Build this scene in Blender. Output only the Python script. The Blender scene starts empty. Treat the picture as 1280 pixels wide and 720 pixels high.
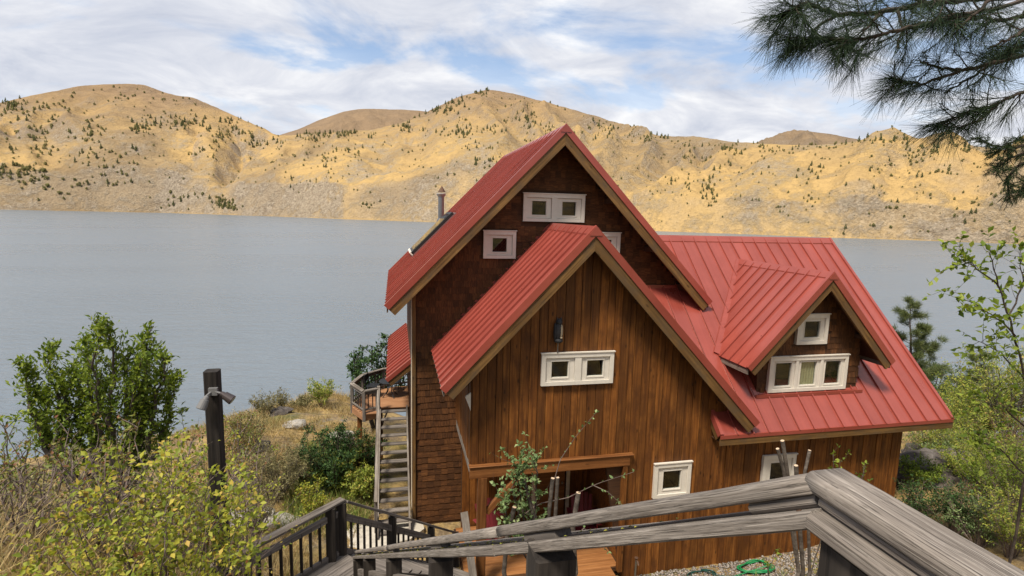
import bpy, bmesh, math, random
import numpy as np
from mathutils import Vector, Matrix, noise
R_ = math.radians
random.seed(7)
sc = bpy.context.scene
C = bpy.data.collections.new('scene_objects'); sc.collection.children.link(C)

# ------------------------------------------------------------------ camera, sky, sun, exposure
F_PX, YAW, PITCH, ROLL = 663.05, -0.2190, 0.1380, 0.0250          # solved from the house's edges (1280 px wide frame)
cy_, sy_, cp_, sp_, cr_, sr_ = math.cos(YAW), math.sin(YAW), math.cos(PITCH), math.sin(PITCH), math.cos(ROLL), math.sin(ROLL)
FW = Vector((-sy_*cp_, cy_*cp_, -sp_)); _rt = Vector((cy_, sy_, 0)); _up = _rt.cross(FW)
RT = cr_*_rt + sr_*_up; UP = -sr_*_rt + cr_*_up
cam = bpy.data.cameras.new('camera'); co = bpy.data.objects.new('camera', cam); C.objects.link(co)
cam.sensor_width = 36; cam.lens = 36*F_PX/1280; cam.clip_end = 30000; cam.clip_start = 0.05
co.matrix_world = Matrix(((RT.x, UP.x, -FW.x, 0), (RT.y, UP.y, -FW.y, 0), (RT.z, UP.z, -FW.z, 0), (0, 0, 0, 1)))
sc.camera = co
sc.render.resolution_x, sc.render.resolution_y = 1024, 576

SUN_DIR = Vector((-0.38, -0.33, 0.86)).normalized()               # towards the sun
elev = math.asin(SUN_DIR.z); azim = math.atan2(SUN_DIR.x, SUN_DIR.y)
sun = bpy.data.lights.new('sun', 'SUN'); so = bpy.data.objects.new('sun', sun); C.objects.link(so)
sun.energy = 3.0; sun.angle = R_(11); sun.color = (1.0, 0.90, 0.74)
so.rotation_euler = SUN_DIR.to_track_quat('Z', 'Y').to_euler()

w = bpy.data.worlds.new('World'); sc.world = w; w.use_nodes = True
nt = w.node_tree; nt.nodes.clear()
def wn(t, **k):
    n = nt.nodes.new(t)
    for a, b in k.items(): setattr(n, a, b)
    return n
def wm(op, a, b=None, c=None):
    n = wn('ShaderNodeMath', operation=op)
    for i, v in enumerate((a, b, c)):
        if v is None: continue
        if isinstance(v, (int, float)): n.inputs[i].default_value = v
        else: nt.links.new(v, n.inputs[i])
    return n.outputs[0]
sky = wn('ShaderNodeTexSky', sky_type='NISHITA'); sky.sun_disc = False
sky.sun_elevation = elev; sky.sun_rotation = azim; sky.altitude = 350; sky.air_density = 1.0; sky.dust_density = 0.6
tc = wn('ShaderNodeTexCoord'); sep = wn('ShaderNodeSeparateXYZ'); nt.links.new(tc.outputs['Generated'], sep.inputs[0])
zz = wm('ADD', wm('MAXIMUM', sep.outputs[2], 0.0), 0.24)
cx = wm('DIVIDE', sep.outputs[0], zz); cyv = wm('DIVIDE', sep.outputs[1], zz)
comb = wn('ShaderNodeCombineXYZ'); nt.links.new(cx, comb.inputs[0]); nt.links.new(cyv, comb.inputs[1])
mp = wn('ShaderNodeMapping'); nt.links.new(comb.outputs[0], mp.inputs[0])
mp.inputs['Rotation'].default_value = (0, 0, R_(25)); mp.inputs['Scale'].default_value = (1.05, 1.35, 1); mp.inputs['Location'].default_value = (5.35, 14.2, 0)
n1 = wn('ShaderNodeTexNoise'); n1.inputs['Scale'].default_value = 1.05; n1.inputs['Detail'].default_value = 9; n1.inputs['Roughness'].default_value = 0.56; n1.inputs['Distortion'].default_value = 0.35
nt.links.new(mp.outputs[0], n1.inputs['Vector'])
n2 = wn('ShaderNodeTexNoise'); n2.inputs['Scale'].default_value = 2.3; n2.inputs['Detail'].default_value = 8; n2.inputs['Roughness'].default_value = 0.6; n2.inputs['Distortion'].default_value = 0.5
nt.links.new(mp.outputs[0], n2.inputs['Vector'])
cover = wn('ShaderNodeMapRange'); cover.interpolation_type = 'SMOOTHSTEP'
nt.links.new(n1.outputs['Fac'], cover.inputs['Value'])
cover.inputs['From Min'].default_value = 0.37; cover.inputs['From Max'].default_value = 0.50; cover.inputs['To Min'].default_value = 0.10
low = wn('ShaderNodeMapRange'); nt.links.new(sep.outputs[2], low.inputs['Value'])
low.inputs['From Min'].default_value = 0.10; low.inputs['From Max'].default_value = 0.30; low.inputs['To Min'].default_value = 1.0; low.inputs['To Max'].default_value = 0.0
cov = wm('MAXIMUM', cover.outputs[0], wm('MULTIPLY', low.outputs[0], 0.97))
ccol = wn('ShaderNodeValToRGB'); nt.links.new(n2.outputs['Fac'], ccol.inputs[0])
ce = ccol.color_ramp.elements
ce[0].position = 0.30; ce[0].color = (0.37, 0.40, 0.475, 1); ce[1].position = 0.70; ce[1].color = (0.68, 0.68, 0.685, 1)
m_ = ccol.color_ramp.elements.new(0.5); m_.color = (0.51, 0.525, 0.57, 1)
skys = wn('ShaderNodeVectorMath', operation='SCALE'); nt.links.new(sky.outputs[0], skys.inputs[0]); skys.inputs['Scale'].default_value = 0.115
mixc = wn('ShaderNodeMix', data_type='RGBA'); nt.links.new(cov, mixc.inputs['Factor'])
nt.links.new(skys.outputs[0], mixc.inputs['A']); nt.links.new(ccol.outputs[0], mixc.inputs['B'])
bg = wn('ShaderNodeBackground'); nt.links.new(mixc.outputs['Result'], bg.inputs['Color']); bg.inputs['Strength'].default_value = 0.76
wo = wn('ShaderNodeOutputWorld'); nt.links.new(bg.outputs[0], wo.inputs[0])
vs = sc.view_settings
vs.view_transform = 'Standard'; vs.look = 'None'; vs.gamma = 1; vs.exposure = 1.0; vs.use_curve_mapping = False
sc.cycles.max_bounces = 6; sc.cycles.transparent_max_bounces = 8; sc.cycles.use_denoising = True
sc.cycles.caustics_reflective = False; sc.cycles.caustics_refractive = False

def ray(u, v): return FW + RT*((u-640)/F_PX) - UP*((v-360)/F_PX)
def atY(u, v, Y): d = ray(u, v); return d*(Y/d.y)
def atZ(u, v, Z): d = ray(u, v); return d*(Z/d.z)

# ------------------------------------------------------------------ materials
def mat(name): 
    m = bpy.data.materials.new(name); m.use_nodes = True; t = m.node_tree; b = t.nodes['Principled BSDF']
    return m, t, b
class NT:
    def __init__(s, t): s.t = t
    def n(s, ty, **k):
        q = s.t.nodes.new(ty)
        for a, b in k.items():
            if a.startswith('i_'): q.inputs[a[2:]].default_value = b
            else: setattr(q, a, b)
        return q
    def l(s, a, b): s.t.links.new(a, b)
    def math(s, op, a, b=None):
        q = s.n('ShaderNodeMath', operation=op)
        for i, v in enumerate((a, b)):
            if v is None: continue
            if isinstance(v, (int, float)): q.inputs[i].default_value = v
            else: s.l(v, q.inputs[i])
        return q.outputs[0]
    def noise(s, vec, scale, detail=4, rough=0.55, dist=0.0):
        q = s.n('ShaderNodeTexNoise'); q.inputs['Scale'].default_value = scale; q.inputs['Detail'].default_value = detail
        q.inputs['Roughness'].default_value = rough; q.inputs['Distortion'].default_value = dist
        if vec is not None: s.l(vec, q.inputs['Vector'])
        return q.outputs['Fac']
    def ramp(s, fac, stops):
        q = s.n('ShaderNodeValToRGB'); s.l(fac, q.inputs[0]); e = q.color_ramp.elements
        while len(e) < len(stops): e.new(0.5)
        for i, (p, c) in enumerate(stops):
            e[i].position = p; e[i].color = (c, c, c, 1) if isinstance(c, (int, float)) else (*c, 1)
        return q.outputs[0]
    def mix(s, f, a, b, mode='MIX'):
        q = s.n('ShaderNodeMix', data_type='RGBA', blend_type=mode)
        for k, v in (('Factor', f), ('A', a), ('B', b)):
            if isinstance(v, (int, float)): q.inputs[k].default_value = v
            elif isinstance(v, tuple): q.inputs[k].default_value = (*v, 1)
            else: s.l(v, q.inputs[k])
        return q.outputs['Result']
    def mapping(s, vec, scale):
        q = s.n('ShaderNodeMapping'); s.l(vec, q.inputs[0]); q.inputs['Scale'].default_value = scale; return q.outputs[0]
    def bump(s, h, b, strength=0.3, dist=0.01):
        q = s.n('ShaderNodeBump'); q.inputs['Strength'].default_value = strength; q.inputs['Distance'].default_value = dist
        s.l(h, q.inputs['Height']); s.l(q.outputs[0], b.inputs['Normal'])

def objvec(g, jitter=37.0):
    """object coordinates with a random shift per object and per loose piece, so no two pieces show the same grain"""
    tc = g.n('ShaderNodeTexCoord'); oi = g.n('ShaderNodeObjectInfo'); ge = g.n('ShaderNodeNewGeometry')
    r = g.math('ADD', oi.outputs['Random'], ge.outputs['Random Per Island'])
    a = g.n('ShaderNodeVectorMath', operation='SCALE'); a.inputs[0].default_value = (1, 3.3, 7.1)
    g.l(g.math('MULTIPLY', r, jitter), a.inputs['Scale'])
    v = g.n('ShaderNodeVectorMath', operation='ADD'); g.l(tc.outputs['Object'], v.inputs[0]); g.l(a.outputs[0], v.inputs[1])
    return v.outputs[0], g.math('FRACT', r)

def wood(name, dark, mid, light, stretch=(1.2, 26, 26), vary=0.5, rough=0.75, bump=0.35, blotch=None, knots=0.0, crack=0.0):
    m, t, b = mat(name); g = NT(t); v, rnd = objvec(g)
    vs_ = g.mapping(v, stretch)
    n1 = g.noise(vs_, 1.0, 6, 0.6, 0.4); n2 = g.noise(v, 1.7, 4, 0.6)
    f = g.math('ADD', g.math('MULTIPLY', n1, 0.75), g.math('MULTIPLY', n2, 0.25))
    col = g.ramp(f, [(0.32, dark), (0.5, mid), (0.68, light)])
    val = g.math('ADD', g.math('MULTIPLY', rnd, vary), 1-vary/2)
    h = g.n('ShaderNodeHueSaturation'); g.l(col, h.inputs['Color']); g.l(val, h.inputs['Value'])
    out = h.outputs[0]
    if blotch:
        bm_ = g.ramp(g.noise(g.mapping(v, (0.7, 1.6, 1.6)), 2.4, 5, 0.65), [(0.46, 0.0), (0.66, 0.9)]); out = g.mix(bm_, out, blotch)
    hgt = f
    if knots:
        vo = g.n('ShaderNodeTexVoronoi'); g.l(g.mapping(v, (2.2, 5.5, 5.5)), vo.inputs['Vector']); vo.inputs['Scale'].default_value = 1.0
        k = g.ramp(vo.outputs['Distance'], [(0.06, 1.0), (0.14, 0.0)]); out = g.mix(g.math('MULTIPLY', k, knots), out, tuple(c*0.35 for c in dark))
    if crack:
        cr = g.ramp(g.noise(g.mapping(v, (stretch[0]*1.1, stretch[1]*2.2, stretch[2]*2.2)), 1.0, 3, 0.5, 0.2), [(0.34, 1.0), (0.43, 0.0)])
        out = g.mix(g.math('MULTIPLY', cr, crack), out, tuple(c*0.25 for c in dark)); hgt = g.math('SUBTRACT', f, g.math('MULTIPLY', cr, 0.8))
    g.l(out, b.inputs['Base Color']); b.inputs['Roughness'].default_value = rough; b.inputs['Specular IOR Level'].default_value = 0.3
    g.bump(hgt, b, bump, 0.004)
    return m
def plain(name, col, rough=0.6, metal=0.0, nscale=0, namt=0.15, bump=0.0, spec=0.5):
    m, t, b = mat(name); g = NT(t)
    b.inputs['Base Color'].default_value = (*col, 1); b.inputs['Roughness'].default_value = rough; b.inputs['Metallic'].default_value = metal; b.inputs['Specular IOR Level'].default_value = spec
    if nscale:
        v, rnd = objvec(g); f = g.noise(v, nscale, 5, 0.6)
        g.l(g.ramp(f, [(0.3, tuple(c*(1-namt) for c in col)), (0.7, tuple(min(1, c*(1+namt)) for c in col))]), b.inputs['Base Color'])
        if bump: g.bump(f, b, bump, 0.01)
    return m
def leafmat(name, stops, trans=0.3, rough=0.5):
    m, t, b = mat(name); g = NT(t); ge = g.n('ShaderNodeNewGeometry'); oi = g.n('ShaderNodeObjectInfo')
    r = ge.outputs['Random Per Island']
    col = g.ramp(r, stops); g.l(col, b.inputs['Base Color']); b.inputs['Roughness'].default_value = rough; b.inputs['Specular IOR Level'].default_value = 0.2
    tr = g.n('ShaderNodeBsdfTranslucent'); g.l(g.mix(1.0, col, (1.0, 1.0, 0.55), 'MULTIPLY'), tr.inputs['Color'])
    ms = g.n('ShaderNodeMixShader'); ms.inputs[0].default_value = trans
    g.l(b.outputs[0], ms.inputs[1]); g.l(tr.outputs[0], ms.inputs[2]); g.l(ms.outputs[0], t.nodes['Material Output'].inputs['Surface'])
    return m

M = {}
M['siding'] = wood('cedar_siding', (0.060, 0.0185, 0.0042), (0.142, 0.050, 0.0095), (0.25, 0.100, 0.022), (0.9, 24, 24), 0.6, 0.62, 0.35, (0.072, 0.025, 0.006), 0.8)
M['shingle'] = wood('cedar_shingle', (0.034, 0.0125, 0.005), (0.074, 0.029, 0.0095), (0.135, 0.056, 0.018), (5, 40, 40), 0.65, 0.8, 0.5)
M['barge'] = wood('bare_trim_wood', (0.050, 0.025, 0.008), (0.118, 0.062, 0.019), (0.20, 0.112, 0.038), (1.0, 22, 22), 0.3, 0.7, 0.3, (0.085, 0.055, 0.030), 0.6)
M['beam'] = wood('porch_beam_wood', (0.070, 0.026, 0.0085), (0.150, 0.058, 0.018), (0.23, 0.100, 0.034), (0.9, 18, 18), 0.3, 0.5, 0.25, None, 0.5)
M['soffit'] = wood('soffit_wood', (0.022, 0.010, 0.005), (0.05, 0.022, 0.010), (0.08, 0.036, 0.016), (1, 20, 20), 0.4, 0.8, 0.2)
M['grey'] = wood('weathered_wood', (0.080, 0.068, 0.060), (0.18, 0.158, 0.140), (0.32, 0.29, 0.262), (1.3, 30, 30), 0.3, 0.85, 0.7, (0.13, 0.105, 0.085), 0.25, 0.75)
M['greynear'] = wood('weathered_rail_wood', (0.090, 0.075, 0.065), (0.205, 0.180, 0.160), (0.36, 0.325, 0.295), (7, 260, 260), 0.2, 0.9, 0.8, (0.160, 0.136, 0.118), 0.3, 0.55)
M['greydark'] = wood('dark_weathered_wood', (0.014, 0.011, 0.010), (0.034, 0.028, 0.024), (0.068, 0.057, 0.049), (1.2, 24, 24), 0.4, 0.85, 0.5, None, 0.0, 0.5)
M['postwood'] = wood('dark_creosoted_post', (0.006, 0.005, 0.0045), (0.015, 0.012, 0.0105), (0.034, 0.028, 0.024), (1.2, 24, 24), 0.3, 0.85, 0.5, None, 0.0, 0.5)
M['greymid'] = wood('stained_grey_wood', (0.06, 0.052, 0.047), (0.135, 0.118, 0.107), (0.24, 0.212, 0.193), (1.2, 26, 26), 0.4, 0.85, 0.5, None, 0.0, 0.5)
M['decking'] = wood('redwood_decking', (0.19, 0.085, 0.040), (0.29, 0.145, 0.072), (0.38, 0.21, 0.11), (1, 20, 20), 0.25, 0.7, 0.25)
M['porchfloor'] = wood('oiled_porch_boards', (0.16, 0.064, 0.022), (0.25, 0.108, 0.038), (0.33, 0.155, 0.060), (1, 18, 18), 0.25, 0.5, 0.2)
M['white'] = plain('white_window_paint', (0.60, 0.565, 0.51), 0.5, 0, 9, 0.06, 0.05)
M['cream'] = plain('cream_trim_paint', (0.52, 0.45, 0.36), 0.6, 0, 9, 0.12)
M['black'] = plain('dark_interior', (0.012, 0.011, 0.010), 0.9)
M['steel'] = plain('galvanised_steel', (0.22, 0.225, 0.24), 0.35, 0.85, 20, 0.12)
M['rust'] = plain('rusty_steel', (0.10, 0.055, 0.035), 0.7, 0.4, 20, 0.3)
M['darkmetal'] = plain('dark_metal', (0.03, 0.032, 0.035), 0.45, 0.6)
M['lampgrey'] = plain('grey_lamp_metal', (0.13, 0.13, 0.135), 0.6, 0.0, 15, 0.1)
M['lampdark'] = plain('dark_bronze_lamp', (0.05, 0.04, 0.042), 0.45, 0.4)
M['lens'] = plain('lamp_glass', (0.30, 0.28, 0.26), 0.2)
M['chairred'] = wood('dark_red_chair_paint', (0.10, 0.012, 0.016), (0.15, 0.02, 0.026), (0.20, 0.03, 0.036), (1, 12, 12), 0.2, 0.55, 0.1)
M['cushion'] = plain('patterned_cushion', (0.42, 0.34, 0.29), 0.9, 0, 24, 0.4)
M['owl'] = plain('dark_owl_resin', (0.018, 0.018, 0.023), 0.7, 0, 30, 0.4, 0.2)
M['owllight'] = plain('pale_owl_breast', (0.24, 0.19, 0.13), 0.6, 0, 40, 0.4)
M['hose'] = plain('green_hose_rubber', (0.012, 0.20, 0.065), 0.4)
M['hosedark'] = plain('dark_green_hose_rubber', (0.01, 0.055, 0.045), 0.45)
M['curtain'] = plain('beige_curtain', (0.66, 0.56, 0.36), 0.9, 0, 12, 0.12)
M['concrete'] = plain('pale_concrete', (0.42, 0.39, 0.34), 0.9, 0, 6, 0.2, 0.3)
M['bark'] = wood('grey_bark', (0.028, 0.022, 0.019), (0.080, 0.066, 0.056), (0.16, 0.138, 0.12), (3, 14, 14), 0.3, 0.9, 0.8)
M['barkdark'] = wood('dark_bark', (0.018, 0.013, 0.011), (0.045, 0.034, 0.028), (0.09, 0.07, 0.058), (3, 12, 12), 0.3, 0.9, 0.8)
M['twig'] = wood('greyish_twig', (0.06, 0.042, 0.036), (0.13, 0.098, 0.085), (0.23, 0.185, 0.165), (3, 12, 12), 0.3, 0.8, 0.3)
M['cut'] = plain('fresh_cut_wood', (0.50, 0.37, 0.26), 0.8, 0, 40, 0.2)

def glass():
    m, t, b = mat('window_glass'); g = NT(t)
    gl = g.n('ShaderNodeBsdfGlossy'); gl.inputs['Roughness'].default_value = 0.02
    tr = g.n('ShaderNodeBsdfTransparent'); tr.inputs['Color'].default_value = (0.8, 0.84, 0.82, 1)
    fr = g.n('ShaderNodeLayerWeight'); fr.inputs['Blend'].default_value = 0.5
    ms = g.n('ShaderNodeMixShader'); g.l(g.math('ADD', g.math('MULTIPLY', g.math('POWER', fr.outputs['Facing'], 4.0), 0.8), 0.05), ms.inputs[0])
    g.l(tr.outputs[0], ms.inputs[1]); g.l(gl.outputs[0], ms.inputs[2]); g.l(ms.outputs[0], t.nodes['Material Output'].inputs['Surface'])
    return m
M['glass'] = glass()

def redroof(name, c):
    m, t, b = mat(name); g = NT(t); v, rnd = objvec(g)
    f = g.noise(v, 1.1, 5, 0.6); fs = g.noise(g.mapping(v, (0.6, 14, 14)), 1.0, 4, 0.6)
    k = g.math('ADD', g.math('MULTIPLY', f, 0.6), g.math('MULTIPLY', fs, 0.4))
    col = g.ramp(k, [(0.3, tuple(x*0.80 for x in c)), (0.7, tuple(min(1, x*1.12+0.012) for x in c))])
    val = g.math('ADD', g.math('MULTIPLY', rnd, 0.20), 0.90)
    h = g.n('ShaderNodeHueSaturation'); g.l(col, h.inputs['Color']); g.l(val, h.inputs['Value'])
    g.l(h.outputs[0], b.inputs['Base Color'])
    g.l(g.math('ADD', g.math('MULTIPLY', f, 0.22), 0.20), b.inputs['Roughness']); b.inputs['Specular IOR Level'].default_value = 0.55
    g.bump(g.noise(g.mapping(v, (1.2, 3.0, 3.0)), 1.0, 2), b, 0.12, 0.02)
    return m
M['red'] = redroof('red_painted_metal', (0.246, 0.047, 0.033))

def watermat():
    m, t, b = mat('lake_water'); g = NT(t); tc = g.n('ShaderNodeTexCoord')
    v = g.mapping(tc.outputs['Object'], (1.0, 2.2, 1.0))
    a = g.noise(v, 0.75, 3, 0.55, 0.2); b2 = g.noise(v, 0.16, 3, 0.55); c = g.noise(g.mapping(tc.outputs['Object'], (0.6, 1.6, 1)), 0.012, 4, 0.6)
    hh = g.math('ADD', a, g.math('MULTIPLY', b2, 2.0))
    col = g.ramp(c, [(0.35, (0.116, 0.148, 0.184)), (0.65, (0.130, 0.160, 0.194))])
    g.l(col, b.inputs['Base Color']); g.l(g.ramp(c, [(0.35, 0.26), (0.65, 0.31)]), b.inputs['Roughness'])
    b.inputs['IOR'].default_value = 1.33; b.inputs['Specular IOR Level'].default_value = 0.5
    g.bump(hh, b, 0.55, 0.35)
    return m
M['water'] = watermat()

def groundmat():
    m, t, b = mat('hillside_ground'); g = NT(t); tc = g.n('ShaderNodeTexCoord'); v = tc.outputs['Object']
    big = g.noise(v, 0.28, 5, 0.6, 0.3); med = g.noise(v, 1.6, 6, 0.62); fine = g.noise(v, 13, 6, 0.7); grit = g.noise(v, 60, 4, 0.7)
    soil = g.ramp(fine, [(0.3, (0.10, 0.075, 0.05)), (0.55, (0.22, 0.165, 0.105)), (0.75, (0.36, 0.28, 0.19))])
    straw = g.ramp(fine, [(0.25, (0.19, 0.125, 0.05)), (0.5, (0.38, 0.265, 0.11)), (0.75, (0.52, 0.39, 0.19))])
    green = g.ramp(fine, [(0.3, (0.035, 0.045, 0.014)), (0.6, (0.10, 0.12, 0.035)), (0.8, (0.19, 0.19, 0.07))])
    rock = g.ramp(med, [(0.3, (0.10, 0.09, 0.085)), (0.55, (0.23, 0.21, 0.195)), (0.75, (0.36, 0.33, 0.30))])
    col = g.mix(g.ramp(med, [(0.40, 0.0), (0.58, 1.0)]), soil, straw)
    col = g.mix(g.ramp(big, [(0.50, 0.0), (0.62, 0.75)]), col, green)
    col = g.mix(g.ramp(g.noise(v, 0.75, 6, 0.6, 0.6), [(0.60, 0.0), (0.66, 0.9)]), col, rock)
    g.l(col, b.inputs['Base Color']); b.inputs['Roughness'].default_value = 0.95; b.inputs['Specular IOR Level'].default_value = 0.1
    g.bump(g.math('ADD', g.math('ADD', fine, g.math('MULTIPLY', grit, 0.4)), g.math('MULTIPLY', med, 2)), b, 0.9, 0.06)
    return m
M['ground'] = groundmat()

def rockmat(name, a, b_, c):
    m, t, b = mat(name); g = NT(t); v, rnd = objvec(g)
    f = g.noise(v, 2.5, 8, 0.68, 0.4); f2 = g.noise(v, 14, 5, 0.7)
    col = g.ramp(g.math('ADD', g.math('MULTIPLY', f, 0.7), g.math('MULTIPLY', f2, 0.3)), [(0.34, a), (0.5, b_), (0.64, c)])
    lich = g.ramp(g.noise(v, 6, 5, 0.7), [(0.58, 0.0), (0.68, 0.6)])
    col = g.mix(lich, col, (0.20, 0.185, 0.16)); g.l(col, b.inputs['Base Color']); b.inputs['Roughness'].default_value = 0.95; b.inputs['Specular IOR Level'].default_value = 0.15
    g.bump(g.math('ADD', f, g.math('MULTIPLY', f2, 0.4)), b, 1.0, 0.08)
    return m
M['rock'] = rockmat('grey_boulder', (0.030, 0.024, 0.022), (0.095, 0.082, 0.075), (0.20, 0.18, 0.17))
M['palerock'] = rockmat('pale_slab', (0.20, 0.18, 0.16), (0.36, 0.34, 0.31), (0.52, 0.49, 0.45))
M['pebble'] = plain('gravel_pebbles', (0.33, 0.29, 0.26), 0.9, 0, 1.0, 0.5)

def hillmat(name, warm=1.0, fade=0.0):
    m, t, b = mat(name); g = NT(t); tc = g.n('ShaderNodeTexCoord'); v = tc.outputs['Object']; ge = g.n('ShaderNodeNewGeometry')
    sp = g.n('ShaderNodeSeparateXYZ'); g.l(ge.outputs['Normal'], sp.inputs[0])
    pz = g.n('ShaderNodeSeparateXYZ'); g.l(v, pz.inputs[0])
    huge = g.noise(v, 0.0016, 5, 0.6, 0.4); big = g.noise(v, 0.0055, 7, 0.66, 0.5); med = g.noise(v, 0.02, 7, 0.68, 0.5); fine = g.noise(v, 0.075, 6, 0.72)
    grass = g.ramp(g.math('ADD', g.math('MULTIPLY', big, 0.6), g.math('MULTIPLY', med, 0.4)), [(0.34, (0.37, 0.255, 0.122)), (0.5, (0.47, 0.322, 0.140)), (0.66, (0.58, 0.415, 0.180))])
    dull = g.ramp(med, [(0.3, (0.19, 0.140, 0.088)), (0.7, (0.33, 0.245, 0.145))])
    rock = g.ramp(g.math('ADD', g.math('MULTIPLY', fine, .5), g.math('MULTIPLY', g.noise(v, 0.2, 4, .7), .5)), [(0.38, (0.19, 0.155, 0.125)), (0.5, (0.33, 0.275, 0.215)), (0.62, (0.50, 0.425, 0.335))])
    col = g.mix(g.ramp(huge, [(0.44, 0.0), (0.58, 0.9)]), grass, dull)
    # steep ground and crags show bare rock
    steep = g.ramp(sp.outputs[2], [(0.52, 1.0), (0.74, 0.0)])
    rf = g.math('ADD', g.math('ADD', g.math('MULTIPLY', big, 0.50), g.math('MULTIPLY', med, 0.30)), g.math('MULTIPLY', fine, 0.20))
    rk = g.math('MINIMUM', g.math('ADD', g.ramp(rf, [(0.485, 0.0), (0.60, 0.85)]), g.math('MULTIPLY', steep, 0.6)), 0.9)
    col = g.mix(rk, col, rock)
    col = g.mix(g.math('MULTIPLY', g.ramp(g.math('ADD', g.math('MULTIPLY', fine, 0.6), g.math('MULTIPLY', med, 0.4)), [(0.55, 0.0), (0.63, 1.0)]), 0.35), col, (0.15, 0.125, 0.075))
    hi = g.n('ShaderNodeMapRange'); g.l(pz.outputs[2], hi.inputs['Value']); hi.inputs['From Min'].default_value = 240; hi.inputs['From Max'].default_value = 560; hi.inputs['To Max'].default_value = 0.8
    col = g.mix(hi.outputs[0], col, g.ramp(med, [(0.3, (0.165, 0.115, 0.078)), (0.7, (0.30, 0.21, 0.135))]))  # high ground browner, with the hilltop's cloud shade painted into the colour
    if fade: col = g.mix(fade, col, (0.20, 0.15, 0.11))
    speck = g.noise(v, 0.16, 5, 0.75)
    col = g.mix(1.0, col, g.ramp(speck, [(0.3, 0.84), (0.5, 1.0), (0.7, 1.06)]), 'MULTIPLY')
    g.l(col, b.inputs['Base Color']); b.inputs['Roughness'].default_value = 1.0; b.inputs['Specular IOR Level'].default_value = 0.0
    g.bump(g.math('ADD', g.math('MULTIPLY', med, 2.0), g.math('ADD', fine, g.math('MULTIPLY', g.math('MULTIPLY', speck, rk), 1.5))), b, 0.9, 6.5)
    return m
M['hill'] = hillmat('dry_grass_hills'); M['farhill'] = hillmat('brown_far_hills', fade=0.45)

# leaves
M['lf_green'] = leafmat('green_leaves', [(0.0, (0.065, 0.110, 0.016)), (0.5, (0.155, 0.225, 0.030)), (1.0, (0.30, 0.36, 0.055))], 0.42)
M['lf_yellow'] = leafmat('yellow_green_leaves', [(0.0, (0.20, 0.085, 0.035)), (0.07, (0.15, 0.20, 0.03)), (0.55, (0.31, 0.345, 0.048)), (0.85, (0.46, 0.44, 0.065)), (1.0, (0.52, 0.36, 0.09))], 0.4)
M['lf_red'] = leafmat('rusty_leaves', [(0.0, (0.21, 0.085, 0.05)), (0.25, (0.24, 0.15, 0.06)), (0.6, (0.21, 0.22, 0.055)), (1.0, (0.12, 0.17, 0.04))])
M['lf_dark'] = leafmat('dark_green_leaves', [(0.0, (0.018, 0.042, 0.013)), (0.6, (0.040, 0.085, 0.024)), (1.0, (0.085, 0.15, 0.045))], 0.2)
M['lf_sage'] = leafmat('sage_leaves', [(0.0, (0.10, 0.095, 0.05)), (0.5, (0.19, 0.175, 0.085)), (1.0, (0.31, 0.27, 0.13))], 0.2, 0.8)
M['lf_olive'] = leafmat('olive_leaves', [(0.0, (0.12, 0.17, 0.032)), (0.5, (0.25, 0.31, 0.055)), (0.85, (0.40, 0.42, 0.085)), (1.0, (0.48, 0.37, 0.10))], 0.4)
M['lf_pale'] = leafmat('pale_green_leaves', [(0.0, (0.085, 0.14, 0.05)), (0.6, (0.17, 0.25, 0.10)), (1.0, (0.30, 0.37, 0.17))])
M['straw'] = leafmat('straw_blades', [(0.0, (0.26, 0.175, 0.08)), (0.5, (0.42, 0.31, 0.15)), (0.85, (0.56, 0.45, 0.25)), (1.0, (0.28, 0.28, 0.10))], 0.25, 0.8)
M['grassgreen'] = leafmat('green_blades', [(0.0, (0.08, 0.14, 0.03)), (0.5, (0.17, 0.25, 0.05)), (0.8, (0.28, 0.32, 0.09)), (1.0, (0.42, 0.36, 0.15))], 0.3, 0.7)
M['needle'] = leafmat('pine_needles', [(0.0, (0.008, 0.019, 0.010)), (0.6, (0.018, 0.040, 0.017)), (1.0, (0.048, 0.075, 0.030))], 0.15, 0.6)
M['needle2'] = leafmat('young_pine_needles', [(0.0, (0.045, 0.065, 0.022)), (0.6, (0.10, 0.13, 0.045)), (1.0, (0.19, 0.21, 0.08))], 0.15, 0.5)
M['needle_dark'] = leafmat('fir_needles', [(0.0, (0.012, 0.028, 0.010)), (0.6, (0.026, 0.055, 0.016)), (1.0, (0.05, 0.085, 0.025))], 0.15, 0.5)
M['hilltree'] = leafmat('hill_pine_foliage', [(0.0, (0.07, 0.08, 0.032)), (1.0, (0.15, 0.16, 0.07))], 0.1, 0.9)
M['hilltree2'] = leafmat('hill_scrub_foliage', [(0.0, (0.13, 0.13, 0.045)), (1.0, (0.24, 0.22, 0.08))], 0.1, 0.9)
M['litter'] = leafmat('yellow_fallen_petals', [(0.0, (0.30, 0.32, 0.05)), (1.0, (0.55, 0.52, 0.10))], 0.2)

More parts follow.
